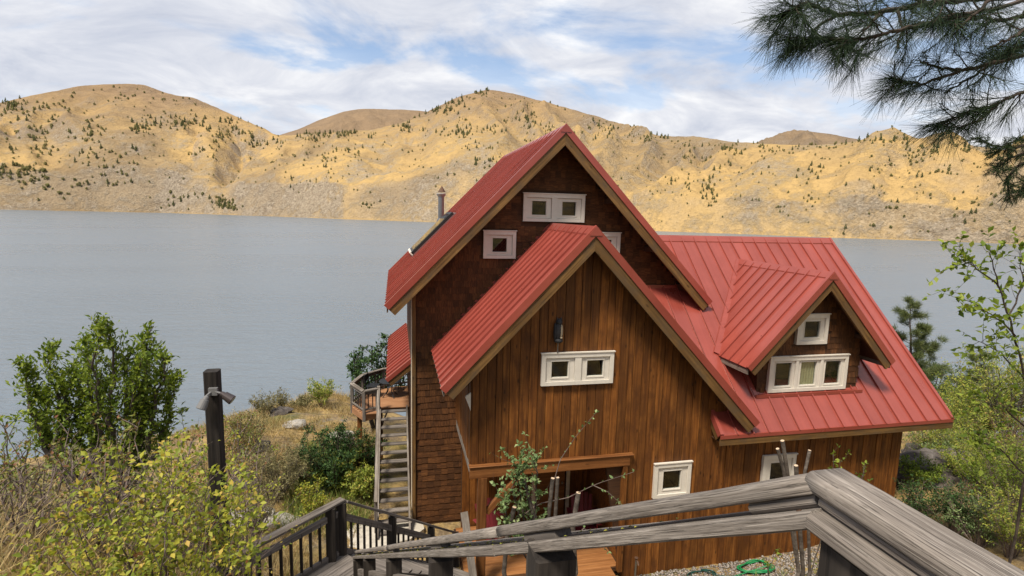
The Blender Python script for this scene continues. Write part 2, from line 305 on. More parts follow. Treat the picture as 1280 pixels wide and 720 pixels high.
# ------------------------------------------------------------------ object helpers
WL = {}
def tag(o, label=None, cat=None, group=None, kind=None):
    if label: o['label'] = label
    if cat: o['category'] = cat
    if group: o['group'] = group
    if kind: o['kind'] = kind
    return o
def thing(name, loc, label, cat, group=None):
    o = bpy.data.objects.new(name, None); C.objects.link(o); o.location = loc; o.empty_display_size = 0.2
    WL[o] = Vector(loc); return tag(o, label, cat, group)
def obj(name, me, m, parent=None, loc=None, rot=None):
    """mesh given in local coordinates, placed at world loc/rot (rot: 3x3 or euler tuple)"""
    o = bpy.data.objects.new(name, me); C.objects.link(o)
    if m is not None and len(me.materials) == 0: me.materials.append(m)
    L = Vector(loc) if loc is not None else Vector((0, 0, 0)); WL[o] = L
    if parent is not None:
        o.parent = parent
        if loc is None: WL[o] = WL[parent]; L = WL[parent]
        pm = PM.get(parent)
        if pm is not None:
            mw = Matrix.Translation(L) @ (rot.to_4x4() if isinstance(rot, Matrix) else Matrix.Identity(4))
            o.matrix_local = pm.inverted() @ mw; PM[o] = mw
            return o
        o.location = L - WL[parent]
    else: o.location = L
    if rot is not None:
        if isinstance(rot, Matrix):
            o.rotation_euler = rot.to_euler(); PM[o] = Matrix.Translation(L) @ rot.to_4x4()
        else: o.rotation_euler = rot
    return o
PM = {}
def mesh(name, verts, faces, smooth=False):
    me = bpy.data.meshes.new(name); me.from_pydata([tuple(v) for v in verts], [], faces); me.update()
    if smooth:
        for p in me.polygons: p.use_smooth = True
    return me
class MB:
    def __init__(s): s.v = []; s.f = []
    def box(s, x0, x1, y0, y1, z0, z1):
        n = len(s.v); s.v += [(x0,y0,z0),(x1,y0,z0),(x1,y1,z0),(x0,y1,z0),(x0,y0,z1),(x1,y0,z1),(x1,y1,z1),(x0,y1,z1)]
        s.f += [tuple(n+i for i in q) for q in ((0,3,2,1),(4,5,6,7),(0,1,5,4),(1,2,6,5),(2,3,7,6),(3,0,4,7))]; return s
    def hexa(s, pts):                      # 8 points ordered like box
        n = len(s.v); s.v += [tuple(p) for p in pts]
        s.f += [tuple(n+i for i in q) for q in ((0,3,2,1),(4,5,6,7),(0,1,5,4),(1,2,6,5),(2,3,7,6),(3,0,4,7))]; return s
    def tube(s, pts, rad, k=6, cap=True):
        pts = [Vector(p) for p in pts]; n0 = len(s.v); N = len(pts)
        rads = rad if isinstance(rad, (list, tuple)) else [rad]*N
        ref = None
        for i, p in enumerate(pts):
            d = (pts[min(i+1, N-1)] - pts[max(i-1, 0)]).normalized()
            if ref is None: ref = d.orthogonal().normalized()
            ref = (ref - d*ref.dot(d)).normalized(); b = d.cross(ref)
            for j in range(k):
                a = 2*math.pi*j/k; s.v.append(tuple(p + (ref*math.cos(a) + b*math.sin(a))*rads[i]))
        for i in range(N-1):
            for j in range(k):
                a = n0+i*k+j; b_ = n0+i*k+(j+1) % k; s.f.append((a, b_, b_+k, a+k))
        if cap:
            s.f.append(tuple(n0+j for j in reversed(range(k)))); s.f.append(tuple(n0+(N-1)*k+j for j in range(k)))
        return s
    def lathe(s, cx, cyy, prof, k=12):
        n0 = len(s.v)
        for r, z in prof:
            for j in range(k): a = 2*math.pi*j/k; s.v.append((cx+r*math.cos(a), cyy+r*math.sin(a), z))
        for i in range(len(prof)-1):
            for j in range(k):
                a = n0+i*k+j; b = n0+i*k+(j+1) % k; s.f.append((a, b, b+k, a+k))
        s.f.append(tuple(n0+j for j in reversed(range(k)))); s.f.append(tuple(n0+(len(prof)-1)*k+j for j in range(k))); return s
    def build(s, name, m, parent=None, loc=None, smooth=False):
        """verts are world coordinates; the origin goes to loc, or to the parent's"""
        L = Vector(loc) if loc is not None else (WL[parent] if parent is not None else Vector((0, 0, 0)))
        me = mesh(name, [(a-L.x, b-L.y, c-L.z) for a, b, c in s.v], s.f, smooth)
        return obj(name, me, m, parent, L)
def frame(p0, p1, up=(0, 0, 1)):
    x = (Vector(p1)-Vector(p0)).normalized(); u = Vector(up)
    if abs(x.dot(u.normalized())) > 0.98: u = Vector((0, -1, 0))
    y = u.cross(x).normalized(); z = x.cross(y)
    return Matrix(((x.x, y.x, z.x), (x.y, y.y, z.y), (x.z, y.z, z.z)))
def beam(name, p0, p1, wd, ht, m, parent=None, up=(0, 0, 1), ch=0.006, top=False, wob=0.0, segs=1, rnd=None, smooth=False):
    """a timber from p0 to p1 (axis through its middle, or along its top face), its own x axis along the grain"""
    p0, p1 = Vector(p0), Vector(p1); L = (p1-p0).length; fr = frame(p0, p1, up)
    a, b = wd/2, ht/2; c = min(ch, a*0.9, b*0.9); zo = -b if top else 0
    if rnd: # rounded top edges
        prof = []
        for (sx, sz, r) in ((1, -1, c), (1, 1, rnd), (-1, 1, rnd), (-1, -1, c)):
            st = {(1,-1): -90, (1,1): 0, (-1,1): 90, (-1,-1): 180}[(sx, sz)]
            for q in range(5):
                an = R_(st+q*22.5); prof.append((sx*(a-r)+r*math.cos(an), sz*(b-r)+r*math.sin(an)+zo))
    else:
        prof = [(a-c, -b+zo), (a, -b+c+zo), (a, b-c+zo), (a-c, b+zo), (-a+c, b+zo), (-a, b-c+zo), (-a, -b+c+zo), (-a+c, -b+zo)]
    k = len(prof); v = []; f = []
    rg = random.Random(int(abs(p0.x*1000+p1.y*77+p1.z*13)))
    for i in range(segs+1):
        oy, oz = (rg.uniform(-wob, wob), rg.uniform(-wob, wob)) if 0 < i < segs else (0, 0)
        for y, z in prof:
            v.append((L*i/segs, y+oy+rg.uniform(-wob, wob)*0.5, z+oz+rg.uniform(-wob, wob)*0.5))
    for i in range(segs):
        for j in range(k):
            q = i*k+j; r = i*k+(j+1) % k; f.append((q, r, r+k, q+k))
    f.append(tuple(reversed(range(k)))); f.append(tuple(segs*k+j for j in range(k)))
    return obj(name, mesh(name, v, f, smooth), m, parent, p0, fr)

def npmesh(name, V, T):
    me = bpy.data.meshes.new(name); V = np.asarray(V, np.float32); T = np.asarray(T, np.int32)
    me.vertices.add(len(V)); me.vertices.foreach_set('co', V.ravel())
    me.loops.add(T.size); me.loops.foreach_set('vertex_index', T.ravel())
    me.polygons.add(len(T)); me.polygons.foreach_set('loop_start', np.arange(0, T.size, T.shape[1], dtype=np.int32))
    me.polygons.foreach_set('loop_total', np.full(len(T), T.shape[1], np.int32)); me.update(calc_edges=True); me.validate(); return me


# ------------------------------------------------------------------ the setting: ground, lake, hills
LAKE_Z = -26.0
CTRL = np.array([(0,0,-2.3),(-3,0,-2.0),(4,0,-3.6),(-8,0,-1.5),(10,0,-2.8),(20,0,-2.5),(0,-3,-1.9),
 (-3.1,5,-3.0),(-1.5,4.6,-3.6),(0.3,4.6,-5.0),(3,4.5,-6.0),(2.5,2,-4.2),(6,7,-7.6),(2,8,-8.0),(6,9.8,-8.2),(9,10,-8.15),(11.3,10,-7.9),(13.2,10.3,-7.0),
 (15.5,12,-7.6),(18,12,-8.1),(12,6,-6.2),(16,7,-5.8),(9,5,-5.5),(20,14,-8.6),(27,20,-10.5),(24,20,-10),(23,10,-7.2),(30,12,-8),
 (-2.2,7.3,-5.9),(-.8,8.5,-6.2),(-5,9,-5.1),(-8,8,-4.4),(-1.2,11,-7.7),(-.4,12.6,-8.12),(0.4,13.2,-8.12),(-3.3,13.7,-7.92),(-3.6,15,-7.9),(-1.5,15.5,-8.1),
 (-6,21.0,-8.1),(-3.5,24.5,-8.4),(-8,28,-12.5),(-4,32,-14),(0,30,-13),(-6,12,-6.9),(-7,16,-7.5),
 (-20,45,-23),(0,50,-23),(20,50,-23),(32,36,-17),(-25,25,-15),(-14,16,-8.6),(-12,12,-6.4),(-10,16,-7.0),(-14,21,-11),
 (-60,60,-32),(0,75,-32),(60,60,-32),(90,30,-30),(60,15,-14),(40,8,-8),(-40,10,-14),(-60,0,-16),(0,-10,0),(-30,-10,1),(30,-10,1),(60,-10,0),(-60,-10,-6),
 (4,12,-8.3),(9,14,-9),(12,17,-10),(4,19,-10),(17,20,-10.5),(14,25,-13)], float)
def _tps(r2): return np.where(r2 > 1e-12, 0.5*r2*np.log(np.maximum(r2, 1e-12)), 0)
_n = len(CTRL); _K = _tps(((CTRL[:, None, :2]-CTRL[None, :, :2])**2).sum(-1)) + np.eye(_n)*0.6
_P = np.c_[np.ones(_n), CTRL[:, :2]]
_S = np.linalg.solve(np.block([[_K, _P], [_P.T, np.zeros((3, 3))]]), np.r_[CTRL[:, 2], 0, 0, 0])
def ground_z(x, y, rough=True):
    q = np.c_[np.atleast_1d(x).ravel(), np.atleast_1d(y).ravel()].astype(float)
    z = _tps(((q[:, None, :]-CTRL[None, :, :2])**2).sum(-1)) @ _S[:_n] + _S[_n] + q @ _S[_n+1:]
    if rough:
        near = 1/(1+np.exp(-(q[:, 1]-14.5)*1.2)) * 0.8 + 0.2
        for i, (a, b) in enumerate(q):
            z[i] += (noise.noise((a*0.35, b*0.35, 3.1))*0.35 + noise.noise((a*1.1, b*1.1, 9.3))*0.12)*near[i] + noise.noise((a*3.3, b*3.3, 1.0))*0.03
    return z
def gz(x, y): return float(ground_z(x, y)[0])
def warp(n, a, b, c, p=2.2):                       # grid lines dense round c
    t = np.linspace(-1, 1, n); s = np.sign(t)*np.abs(t)**p
    return np.where(s < 0, c + s*(c-a), c + s*(b-c))
gx = warp(230, -110, 130, 1.0); gy = warp(230, -14, 120, 12.0, 1.9)
GX, GY = np.meshgrid(gx, gy); GZ = ground_z(GX, GY)
V = np.c_[GX.ravel(), GY.ravel(), GZ]
i, j = np.meshgrid(np.arange(229), np.arange(229)); a = (j*230+i).ravel()
go = obj('ground', npmesh('ground', V, np.c_[a, a+1, a+231, a+230]), M['ground']); tag(go, kind='structure')
for p in go.data.polygons: p.use_smooth = True

me = mesh('lake', [(-6000, -400, LAKE_Z), (6000, -400, LAKE_Z), (6000, 7000, LAKE_Z), (-6000, 7000, LAKE_Z)], [(0, 1, 2, 3)])
tag(obj('lake', me, M['water']), kind='structure')

def az_el(u, v): d = ray(u, v); return math.atan2(d.x, d.y), d.z/math.hypot(d.x, d.y)
SKYL = [(-700,150,4200),(-400,150,4000),(-200,138,3700),(0,128,3400),(30,122,3400),(60,115,3400),(100,107,3500),(150,104,3500),(180,106,3500),(210,117,3400),(240,122,3300),(270,134,3200),
 (300,148,3000),(330,160,2850),(345,169,2750),(390,167,2700),(430,165,2600),(470,161,2600),(500,154,2650),(520,146,2700),(545,134,2800),(575,120,2900),(610,112,2900),(640,116,2850),(680,127,2700),
 (720,138,2500),(760,150,2300),(800,163,2100),(830,172,1950),(870,170,1800),(900,175,1700),(950,180,1600),(1000,182,1550),(1060,178,1500),(1150,177,1450),(1200,181,1400),(1280,190,1350),(1500,205,1300),(1900,230,1300)]
SHORE = [(-700,248),(-300,255),(0,262),(200,266),(430,274),(545,278),(700,284),(850,290),(1040,297),(1280,305.5),(1500,314),(1900,330)]
sk = np.array([(az_el(u, v)[0], az_el(u, v)[1], r) for u, v, r in SKYL]); sh = np.array([(az_el(u, v)[0], LAKE_Z/az_el(u, v)[1]) for u, v in SHORE])
def smooth_interp(x, xp, fp):
    return (np.interp(x-0.006, xp, fp)+np.interp(x, xp, fp)*2+np.interp(x+0.006, xp, fp))/4
U2A = lambda u, v=200: az_el(u, v)[0]
GULLY = [(lambda t: 268+70*t, 14, 0.46, 0.02, 0.9), (lambda t: 330-40*t, 9, 0.22, 0.35, 0.9), (lambda t: 230+40*t, 9, 0.16, 0.1, 0.7), (lambda t: 905-45*t, 15, 0.17, 0.1, 0.95), (lambda t: 95-130*t, 22, 0.20, 0.05, 0.8), (lambda t: 640+160*t, 18, 0.12, 0.1, 0.9), (lambda t: 1105-60*t, 25, 0.10, 0.1, 0.9), (lambda t: 470+30*t, 20, 0.10, .2, .9)]
def hill_h(az, r):
    """height of the hill ground at azimuth az (about the house site) and distance r"""
    S = float(np.interp(az, sh[:, 0], sh[:, 1])); el = float(smooth_interp(az, sk[:, 0], sk[:, 1])); Rc = float(np.interp(az, sk[:, 0], sk[:, 2]))
    x, y = r*math.sin(az), r*math.cos(az)
    S += noise.noise((x*0.006, y*0.006, 4.2))*22
    t = (r-S)/(Rc-S); zc = el*Rc
    if t < 0: return LAKE_Z - min(18.0, (S-r)*0.25)
    if t > 1: return zc - (t-1)*(zc-LAKE_Z)*0.75
    g = 0.16*min(1, t*9) + 0.84*(t**1.04 if t > 0 else 0)
    g = min(g, 1)
    env = min(1, t*6)*min(1, (1-t)*3.2)
    crag = 0.0
    for fu, wd, dp, t0, t1 in GULLY:
        c = U2A(fu(t))+0.016*noise.noise((r*0.005, wd*1.7, 3.0))+0.008*noise.noise((r*0.014, wd*2.3, 7.0)); k = (az-c)/(wd/F_PX)*(1 if az < c else 1.5); e2 = max(0, min(1, (t-t0)*9))*max(0, min(1, (t1-t)*5))
        gq = math.exp(-k*k)*e2*min(1, dp*3); crag += gq; g -= dp*g*math.exp(-abs(k)**1.4)*e2
    h = LAKE_Z + (zc-LAKE_Z)*g
    rid = 1-2*abs(noise.noise((az*16+noise.noise((x*.0012, y*.0012, 0))*1.6, r*0.00055, 2.0)))
    h += env*(rid*36 + noise.fractal((x*0.0019, y*0.0019, 0.7), 0.95, 2.1, 6)*50 + (1-2*abs(noise.noise((x*0.005, y*0.005, 5)))) * 14)*min(1, 0.35+t*1.4)
    h += min(1.5, crag)*((1-2*abs(noise.noise((x*0.010, y*0.010, 2)))) * 22 + noise.noise((x*0.028, y*0.028, 4))*9)
    h += noise.fractal((x*0.012, y*0.012, 1.7), 0.85, 2.2, 4)*4.0*min(1, t*8)
    return h
NA, NR = 820, 200
azs = np.linspace(U2A(-330), U2A(1560), NA)
V = np.zeros((NA*NR, 3), np.float32)
for ia, az in enumerate(azs):
    S = float(np.interp(az, sh[:, 0], sh[:, 1])); Rc = float(np.interp(az, sk[:, 0], sk[:, 2]))
    for ir in range(NR):
        t = -0.03 + 1.5*(ir/(NR-1))**1.25
        r = S + t*(Rc-S); V[ia*NR+ir] = (r*math.sin(az), r*math.cos(az), hill_h(az, r))
i, j = np.meshgrid(np.arange(NA-1), np.arange(NR-1), indexing='ij'); a = (i*NR+j).ravel()
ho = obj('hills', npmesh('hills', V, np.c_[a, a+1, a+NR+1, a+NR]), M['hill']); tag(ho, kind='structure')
for p in ho.data.polygons: p.use_smooth = True
def far_ridge(pts, R0, name, near):
    pp = np.array([(az_el(u, v)[0], az_el(u, v)[1]) for u, v in pts]); na, nr = 130, 40; V = np.zeros((na*nr, 3), np.float32)
    for ia, az in enumerate(np.linspace(pp[0, 0], pp[-1, 0], na)):
        el = float(smooth_interp(az, pp[:, 0], pp[:, 1]))
        for ir in range(nr):
            t = ir/(nr-1)*1.5; r = near + t*(R0-near); x, y = r*math.sin(az), r*math.cos(az); zc = el*R0
            h = zc*(0.25+0.75*t) if t < 1 else zc*(1-(t-1)*0.8)
            h += noise.fractal((x*0.0018, y*0.0018, 3.3), 0.7, 2.1, 7)*70*min(1, .12+abs(1-t)*4) + (1-2*abs(noise.noise((az*24, r*0.0007, 8))))*30*min(1, abs(1-t)*3)
            V[ia*nr+ir] = (x, y, h)
    i, j = np.meshgrid(np.arange(na-1), np.arange(nr-1), indexing='ij'); a = (i*nr+j).ravel()
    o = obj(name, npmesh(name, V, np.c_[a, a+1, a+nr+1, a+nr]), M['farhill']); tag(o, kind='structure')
    for p in o.data.polygons: p.use_smooth = True
far_ridge([(290,200),(330,178),(350,169),(375,161),(400,150),(430,140),(455,136),(500,136.5),(540,140),(600,150)], 5200, 'hills', 3600)
far_ridge([(880,190),(930,183),(945,179),(975,168),(1000,162),(1020,164),(1040,166),(1070,172),(1110,181),(1160,186)], 3000, 'hills', 2000)

# pines and scrub dotted over the far hills
def hit_hill(u, v):
    az, el = az_el(u, v); S = float(np.interp(az, sh[:, 0], sh[:, 1])); Rc = float(np.interp(az, sk[:, 0], sk[:, 2])); r = S
    while r < Rc*1.02:
        if hill_h(az, r) > el*r: return az, r
        r += 7
    return None
def hill_tree_mesh(seed, conifer):
    rg = random.Random(seed); V = []; T = []
    n = 46 if conifer else 40
    for k in range(n):
        if conifer:
            t = k/n; zc = 0.12+0.88*t; rr = 0.26*(1-t)**0.8+0.02; a = rg.uniform(0, 6.28); q = rr*rg.uniform(0.2, 1)
        else:
            t = rg.random(); zc = 0.1+0.85*t; rr = 0.42*math.sin(math.pi*(0.15+0.75*t)); a = rg.uniform(0, 6.28); q = rr*math.sqrt(rg.random())
        c = Vector((q*math.cos(a), q*math.sin(a), zc)); s = (0.15*(1-t*0.6)) if conifer else 0.17
        d1 = Vector((rg.uniform(-1, 1), rg.uniform(-1, 1), rg.uniform(-.6, .6))).normalized(); d2 = d1.orthogonal().normalized(); d3 = d1.cross(d2)
        b = len(V); V += [c+d1*s, c+(d2-d1)*s*0.7, c-d2*s+d3*s*0.4, c-d3*s*0.8]; T += [(b, b+1, b+2), (b, b+2, b+3), (b, b+3, b+1), (b+1, b+3, b+2)]
    b = len(V); V += [Vector((0.03, 0, -0.1)), Vector((-0.02, 0.025, -0.1)), Vector((-0.02, -0.025, -0.1)), Vector((0, 0, 0.8))]; T += [(b, b+1, b+3), (b+1, b+2, b+3), (b+2, b, b+3)]
    return [tuple(x) for x in V], T
HT = [npmesh('pine_tree', *hill_tree_mesh(s, True)) for s in range(4)] + [npmesh('scrub_tree', *hill_tree_mesh(9+s, False)) for s in range(3)]
for q, m_ in enumerate(HT): m_.materials.append(M['hilltree'] if q < 4 else M['hilltree2'])
rg = random.Random(21)
CL = [ # u, v, du, dv, count, pine share
 (215,155,40,8,26,.9),(280,165,35,14,30,.9),(170,160,30,10,14,.8),(90,165,60,20,26,.7),(60,200,50,25,22,.7),(150,200,60,22,20,.7),(255,185,30,14,10,.8),(40,225,26,10,12,.5),(22,213,22,8,10,.3),
 (275,256,12,8,26,.7),(290,262,12,3,10,.4),(120,235,80,22,16,.5),(210,240,40,20,8,.5),(10,133,14,5,16,.9),(35,140,25,10,12,.8),
 (330,180,24,8,14,.9),(385,170,36,5,26,.9),(440,168,28,4,18,.8),(425,195,60,16,16,.6),(400,225,60,22,10,.6),(510,156,24,8,18,.9),(545,139,20,6,22,.95),(570,128,12,6,12,.95),(600,117,20,4,12,.9),
 (590,163,60,5,30,.7),(585,166,8,6,8,.6),(600,195,25,22,18,.8),(550,215,40,25,8,.6),(660,150,40,10,14,.7),(690,165,30,12,12,.7),(745,165,25,12,14,.7),(640,140,30,14,8,.7),(800,170,25,5,16,.7),
 (885,232,10,14,12,.8),(890,250,8,12,10,.8),(900,200,30,14,10,.7),(860,200,30,14,8,.6),(840,235,30,26,8,.6),(925,186,60,7,16,.8),(1005,185,50,6,12,.8),(1100,178,40,4,18,.9),(1180,190,60,12,18,.7),(1150,215,80,22,14,.6),
 (1020,220,80,24,10,.6),(1210,255,60,26,14,.4),(1060,290,4,3,2,.9),(960,260,70,20,8,.5),(1110,260,40,20,6,.5),(1000,250,130,40,10,.5),(470,255,60,10,6,.4),(640,230,60,40,10,.6)]
n_hill = 0; stuffV = []; stuffT = []; nv = 0
GRP = [((-1e9, 345), 'the left hill'), ((345, 830), 'the middle hill'), ((830, 1e9), 'the right hillside')]
cand = []
for (u, v, du, dv, cnt, ps) in CL:
    for _ in range(int(cnt*1.9)):
        if _ % 4 == 0: cu, cv = u+rg.gauss(0, .5)*du, v+rg.gauss(0, .5)*dv
        uu, vv = cu+rg.gauss(0, 1)*(3+du*.06), cv+rg.gauss(0, 1)*(2+dv*.06)
        h = hit_hill(uu, vv)
        if h is None: continue
        az, r = h; pine = rg.random() < ps
        hh = min((r/F_PX)*(2.2+4.0*rg.random()**1.6) if pine else (r/F_PX)*rg.uniform(1.8, 3.8), 26)
        side = next(s for (lo, hi), s in GRP if lo <= uu < hi)
        cand.append((hh/r, az, r, pine, hh, side, 0 <= uu <= 1280))
cand.sort(key=lambda q: (not q[6], -q[0]))
for (_, az, r, pine, hh, side, vis) in cand:
    loc = Vector((r*math.sin(az), r*math.cos(az), hill_h(az, r)-hh*0.06)); me = HT[rg.randrange(4) if pine else 4+rg.randrange(3)]
    if n_hill < 300 and vis:
        o = obj('pine_tree' if pine else 'scrub_tree', me, None, None, loc, (0, 0, rg.uniform(0, 6.28))); o.scale = (hh*rg.uniform(0.7, 1.1), hh*rg.uniform(0.7, 1.1), hh)
        if pine: tag(o, 'one of the tiny dark pines dotted over '+side+' across the lake', 'tree', 'pines on '+side)
        else: tag(o, 'one of the tiny round scrub trees dotted over '+side+' across the lake', 'tree', 'scrub trees on '+side)
        n_hill += 1
    else:
        P = np.array([x.co[:] for x in me.vertices])*hh + np.array(loc); T = np.array([p.vertices[:] for p in me.polygons])+nv
        stuffV.append(P); stuffT.append(T); nv += len(P)
for _ in range(800):                                # low scrub, too small to tell apart
    uu = rg.uniform(-20, 1290); az, e0 = az_el(uu, 100)
    S = float(np.interp(az, sh[:, 0], sh[:, 1])); Rc = float(np.interp(az, sk[:, 0], sk[:, 2])); r = S+(Rc-S)*rg.uniform(0.02, 0.95)
    hh = (r/F_PX)*rg.uniform(1.0, 3.0); loc = np.array((r*math.sin(az), r*math.cos(az), hill_h(az, r)-hh*0.1)); me = HT[4+rg.randrange(3)]
    P = np.array([x.co[:] for x in me.vertices])*hh + loc; T = np.array([p.vertices[:] for p in me.polygons])+nv
    stuffV.append(P); stuffT.append(T); nv += len(P)
o = obj('hillside_scrub', npmesh('hillside_scrub', np.concatenate(stuffV), np.concatenate(stuffT)), M['hilltree2']); tag(o, 'fine scrub scattered over the golden hills across the lake', 'scrub', kind='stuff')

# ------------------------------------------------------------------ the house
BASE_Z = -8.12
house = thing('house', (4.0, 13.2, BASE_Z), 'brown cedar cabin with red metal roofs, steep gables and a dormer above the lake', 'house')
XA, YA, ZA, SA, WA, YAW_, YAR = 4.0, 12.49, 2.087, 1.02, 4.19, 13.2, 19.84        # main gable
XB, YB, ZB, SB, WBL, WBR, YBW = 3.903, 10.0, -0.264, 1.05, 2.993, 4.095, 10.5     # front gable over the porch
YCR, ZCR, XCR, YCE, ZCE, XCL, XCW = 14.518, -0.572, 13.66, 10.077, -4.817, 7.144, 12.68   # right wing, ridge along x
SC_ = (ZCR-ZCE)/(YCR-YCE)
XD, YD, ZD, SD, WD, YDW = 9.952, 10.376, -1.215, 1.072, 2.007, 10.796             # dormer
zC = lambda y: ZCE + SC_*(y-YCE)
RED_T = 0.13

# windows: (x0, x1, z0, z1) on each wall, z0 below
WIN_A = [(3.162, 4.794, -.165, .527), (2.163, 2.996, -1.114, -.427), (4.99, 5.823, -1.114, -.427)]
WIN_B = [(2.997, 4.617, -3.581, -2.887), (5.755, 6.685, -6.393, -5.565), (8.598, 9.503, -6.42, -5.592)]
WIN_D = [(8.775, 11.005, -4.12, -3.249), (9.447, 10.312, -2.948, -2.216)]
def inset(r, d=0.06): return (r[0]+d, r[1]-d, r[2]+d, r[3]-d)

def cells(x0, x1, zb, zt, holes, brk=()):
    """trapezoids that fill the wall strip x0..x1 between zb(x) and zt(x), less the holes"""
    xs = sorted({x0, x1, *[h[k] for h in holes for k in (0, 1) if x0 < h[k] < x1], *[b for b in brk if x0 < b < x1]}); out = []
    for a, b in zip(xs, xs[1:]):
        m = (a+b)/2; spans = [[(zb(a), zb(b)), (zt(a), zt(b))]]
        for h in sorted((h for h in holes if h[0] < m < h[1]), key=lambda h: h[2]):
            nb = []
            for lo, hi in spans:
                if hi[0] <= h[2] or lo[0] >= h[3]: nb.append([lo, hi]); continue
                if lo[0] < h[2]: nb.append([lo, (min(h[2], hi[0]), min(h[2], hi[1]))])
                if hi[0] > h[3] or hi[1] > h[3]: nb.append([(h[3], h[3]), (max(h[3], hi[0]), max(h[3], hi[1]))])
            spans = nb
        out += [(a, b, lo, hi) for lo, hi in spans if hi[0]-lo[0] > 0.004 or hi[1]-lo[1] > 0.004]
    return out
def wall_sheet(name, x0, x1, zb, zt, holes, y0, y1, m, brk=(), parent=house):
    mb = MB()
    for a, b, lo, hi in cells(x0, x1, zb, zt, holes, brk):
        mb.hexa([(a, y0, lo[0]), (b, y0, lo[1]), (b, y1, lo[1]), (a, y1, lo[0]), (a, y0, hi[0]), (b, y0, hi[1]), (b, y1, hi[1]), (a, y1, hi[0])])
    return mb.build(name, m, parent)
rg = random.Random(3)
def boards(parent, x0, x1, zb, zt, holes, y, m, wmin=0.13, wmax=0.22, brk=(), th=0.025):
    """upright boards, each its own piece: its own x axis runs up the board"""
    x = x0
    while x < x1-0.02:
        b = min(x1, x+rg.uniform(wmin, wmax))
        if x1-b < 0.07: b = x1
        pr = th+rg.uniform(-0.008, 0.008); mb = MB(); c = Vector(((x+b)/2, y, zb((x+b)/2)))
        for a, d, lo, hi in cells(x+0.006, b-0.006, zb, zt, holes, brk):
            mb.hexa([(a, y-pr, lo[0]), (d, y-pr, lo[1]), (d, y, lo[1]), (a, y, lo[0]), (a, y-pr, hi[0]), (d, y-pr, hi[1]), (d, y, hi[1]), (a, y, hi[0])])
        if mb.f:
            me = mesh('board', [(v[2]-c.z, v[0]-c.x, v[1]-c.y) for v in mb.v], mb.f)
            # local (x up, y across, z out): columns of the rotation are world z, world x, world y
            obj('board', me, m, parent, c, Matrix(((0, 1, 0), (0, 0, 1), (1, 0, 0))))
        x = b

# --- walls
ztA = lambda x: ZA-0.16-SA*abs(x-XA)
XAL, XAR = 0.417, 7.583
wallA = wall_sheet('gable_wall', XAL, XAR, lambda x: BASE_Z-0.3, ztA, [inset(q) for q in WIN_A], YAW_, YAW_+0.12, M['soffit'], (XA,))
ztB = lambda x: max(ZB-0.16-SB*abs(x-XB), zC(YBW)-0.12 if x > 7.3 else -99)
zbB = lambda x: -5.27 if x < 5.113 else BASE_Z-0.25
XBL = 1.543
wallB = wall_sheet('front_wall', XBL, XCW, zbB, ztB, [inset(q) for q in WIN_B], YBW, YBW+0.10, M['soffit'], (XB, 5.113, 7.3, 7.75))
boards(wallB, XBL, 5.113, zbB, ztB, WIN_B, YBW, M['siding'], brk=(XB,))
boards(wallB, 5.113, XCW, zbB, ztB, WIN_B, YBW, M['siding'], brk=(7.3, 7.75))
# left side of the front gable (seen edge-on), porch back wall, right end of the wing, rear and side walls
mb = MB(); mb.box(XBL, XBL+0.1, YBW+0.1, YAW_, -5.27, ZB-0.16-SB*(XB-XBL)-0.05); sideB = mb.build('side_wall', M['soffit'], house)
yy = YBW+0.0
while yy < YAW_-0.02:
    b = min(YAW_, yy+rg.uniform(0.15, 0.21)); mb = MB(); c = Vector((XBL, (yy+b)/2, -5.27)); z1 = ZB-0.2-SB*(XB-XBL)
    mb.box(0, z1-c.z, -(b-yy)/2+0.004, (b-yy)/2-0.004, 0.0, 0.026+rg.uniform(-.006, .006))
    obj('board', mesh('board', mb.v, mb.f), M['siding'], sideB, c, Matrix(((0, 0, -1), (0, 1, 0), (1, 0, 0)))); yy = b
pb = wall_sheet('porch_back_wall', XBL+0.1, 5.113, lambda x: BASE_Z, lambda x: -5.2, [(3.55, 4.45, BASE_Z, -6.05)], 12.75, 12.85, M['soffit'])
boards(pb, XBL+0.1, 5.113, lambda x: BASE_Z, lambda x: -5.27, [(3.55, 4.45, BASE_Z, -6.05)], 12.75, M['siding'])
mb = MB(); mb.box(5.113, 5.22, YBW+0.1, 12.75, BASE_Z-0.2, -5.2); pr = mb.build('porch_side_wall', M['siding'], house)
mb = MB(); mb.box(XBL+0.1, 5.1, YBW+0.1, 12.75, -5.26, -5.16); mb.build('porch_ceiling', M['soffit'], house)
for x in (3.50, 4.45): mb = MB(); mb.box(x, x+0.09, 12.68, 12.76, BASE_Z, -6.0); mb.build('door_trim', M['cream'], house)
mb = MB(); mb.box(3.50, 4.54, 12.68, 12.76, -6.05, -5.95); mb.build('door_trim', M['cream'], house)
mb = MB(); mb.box(3.60, 4.44, 12.80, 12.845, BASE_Z+0.02, -6.08); dr = mb.build('door', M['beam'], house)
mb = MB(); mb.lathe(4.36, 12.77, [(0.0, -7.15), (0.03, -7.14), (0.03, -7.10), (0.0, -7.09)], 8); mb.build('handle', M['steel'], dr)
mb = MB(); mb.box(XCW-0.10, XCW-0.003, YBW+0.1, 18.2, BASE_Z-2.5, zC(YBW)-0.12)
n = len(mb.v); mb.v += [(XCW-0.1, YBW+0.1, zC(YBW)-0.12), (XCW-0.1, 18.2, zC(YBW)-0.12), (XCW-0.1, YCR, ZCR-0.15), (XCW-.003, YBW+0.1, zC(YBW)-0.12), (XCW-.003, 18.2, zC(YBW)-0.12), (XCW-.003, YCR, ZCR-0.15)]
mb.f += [(n, n+1, n+2), (n+3, n+5, n+4)]; endw = mb.build('end_wall', M['siding'], house)
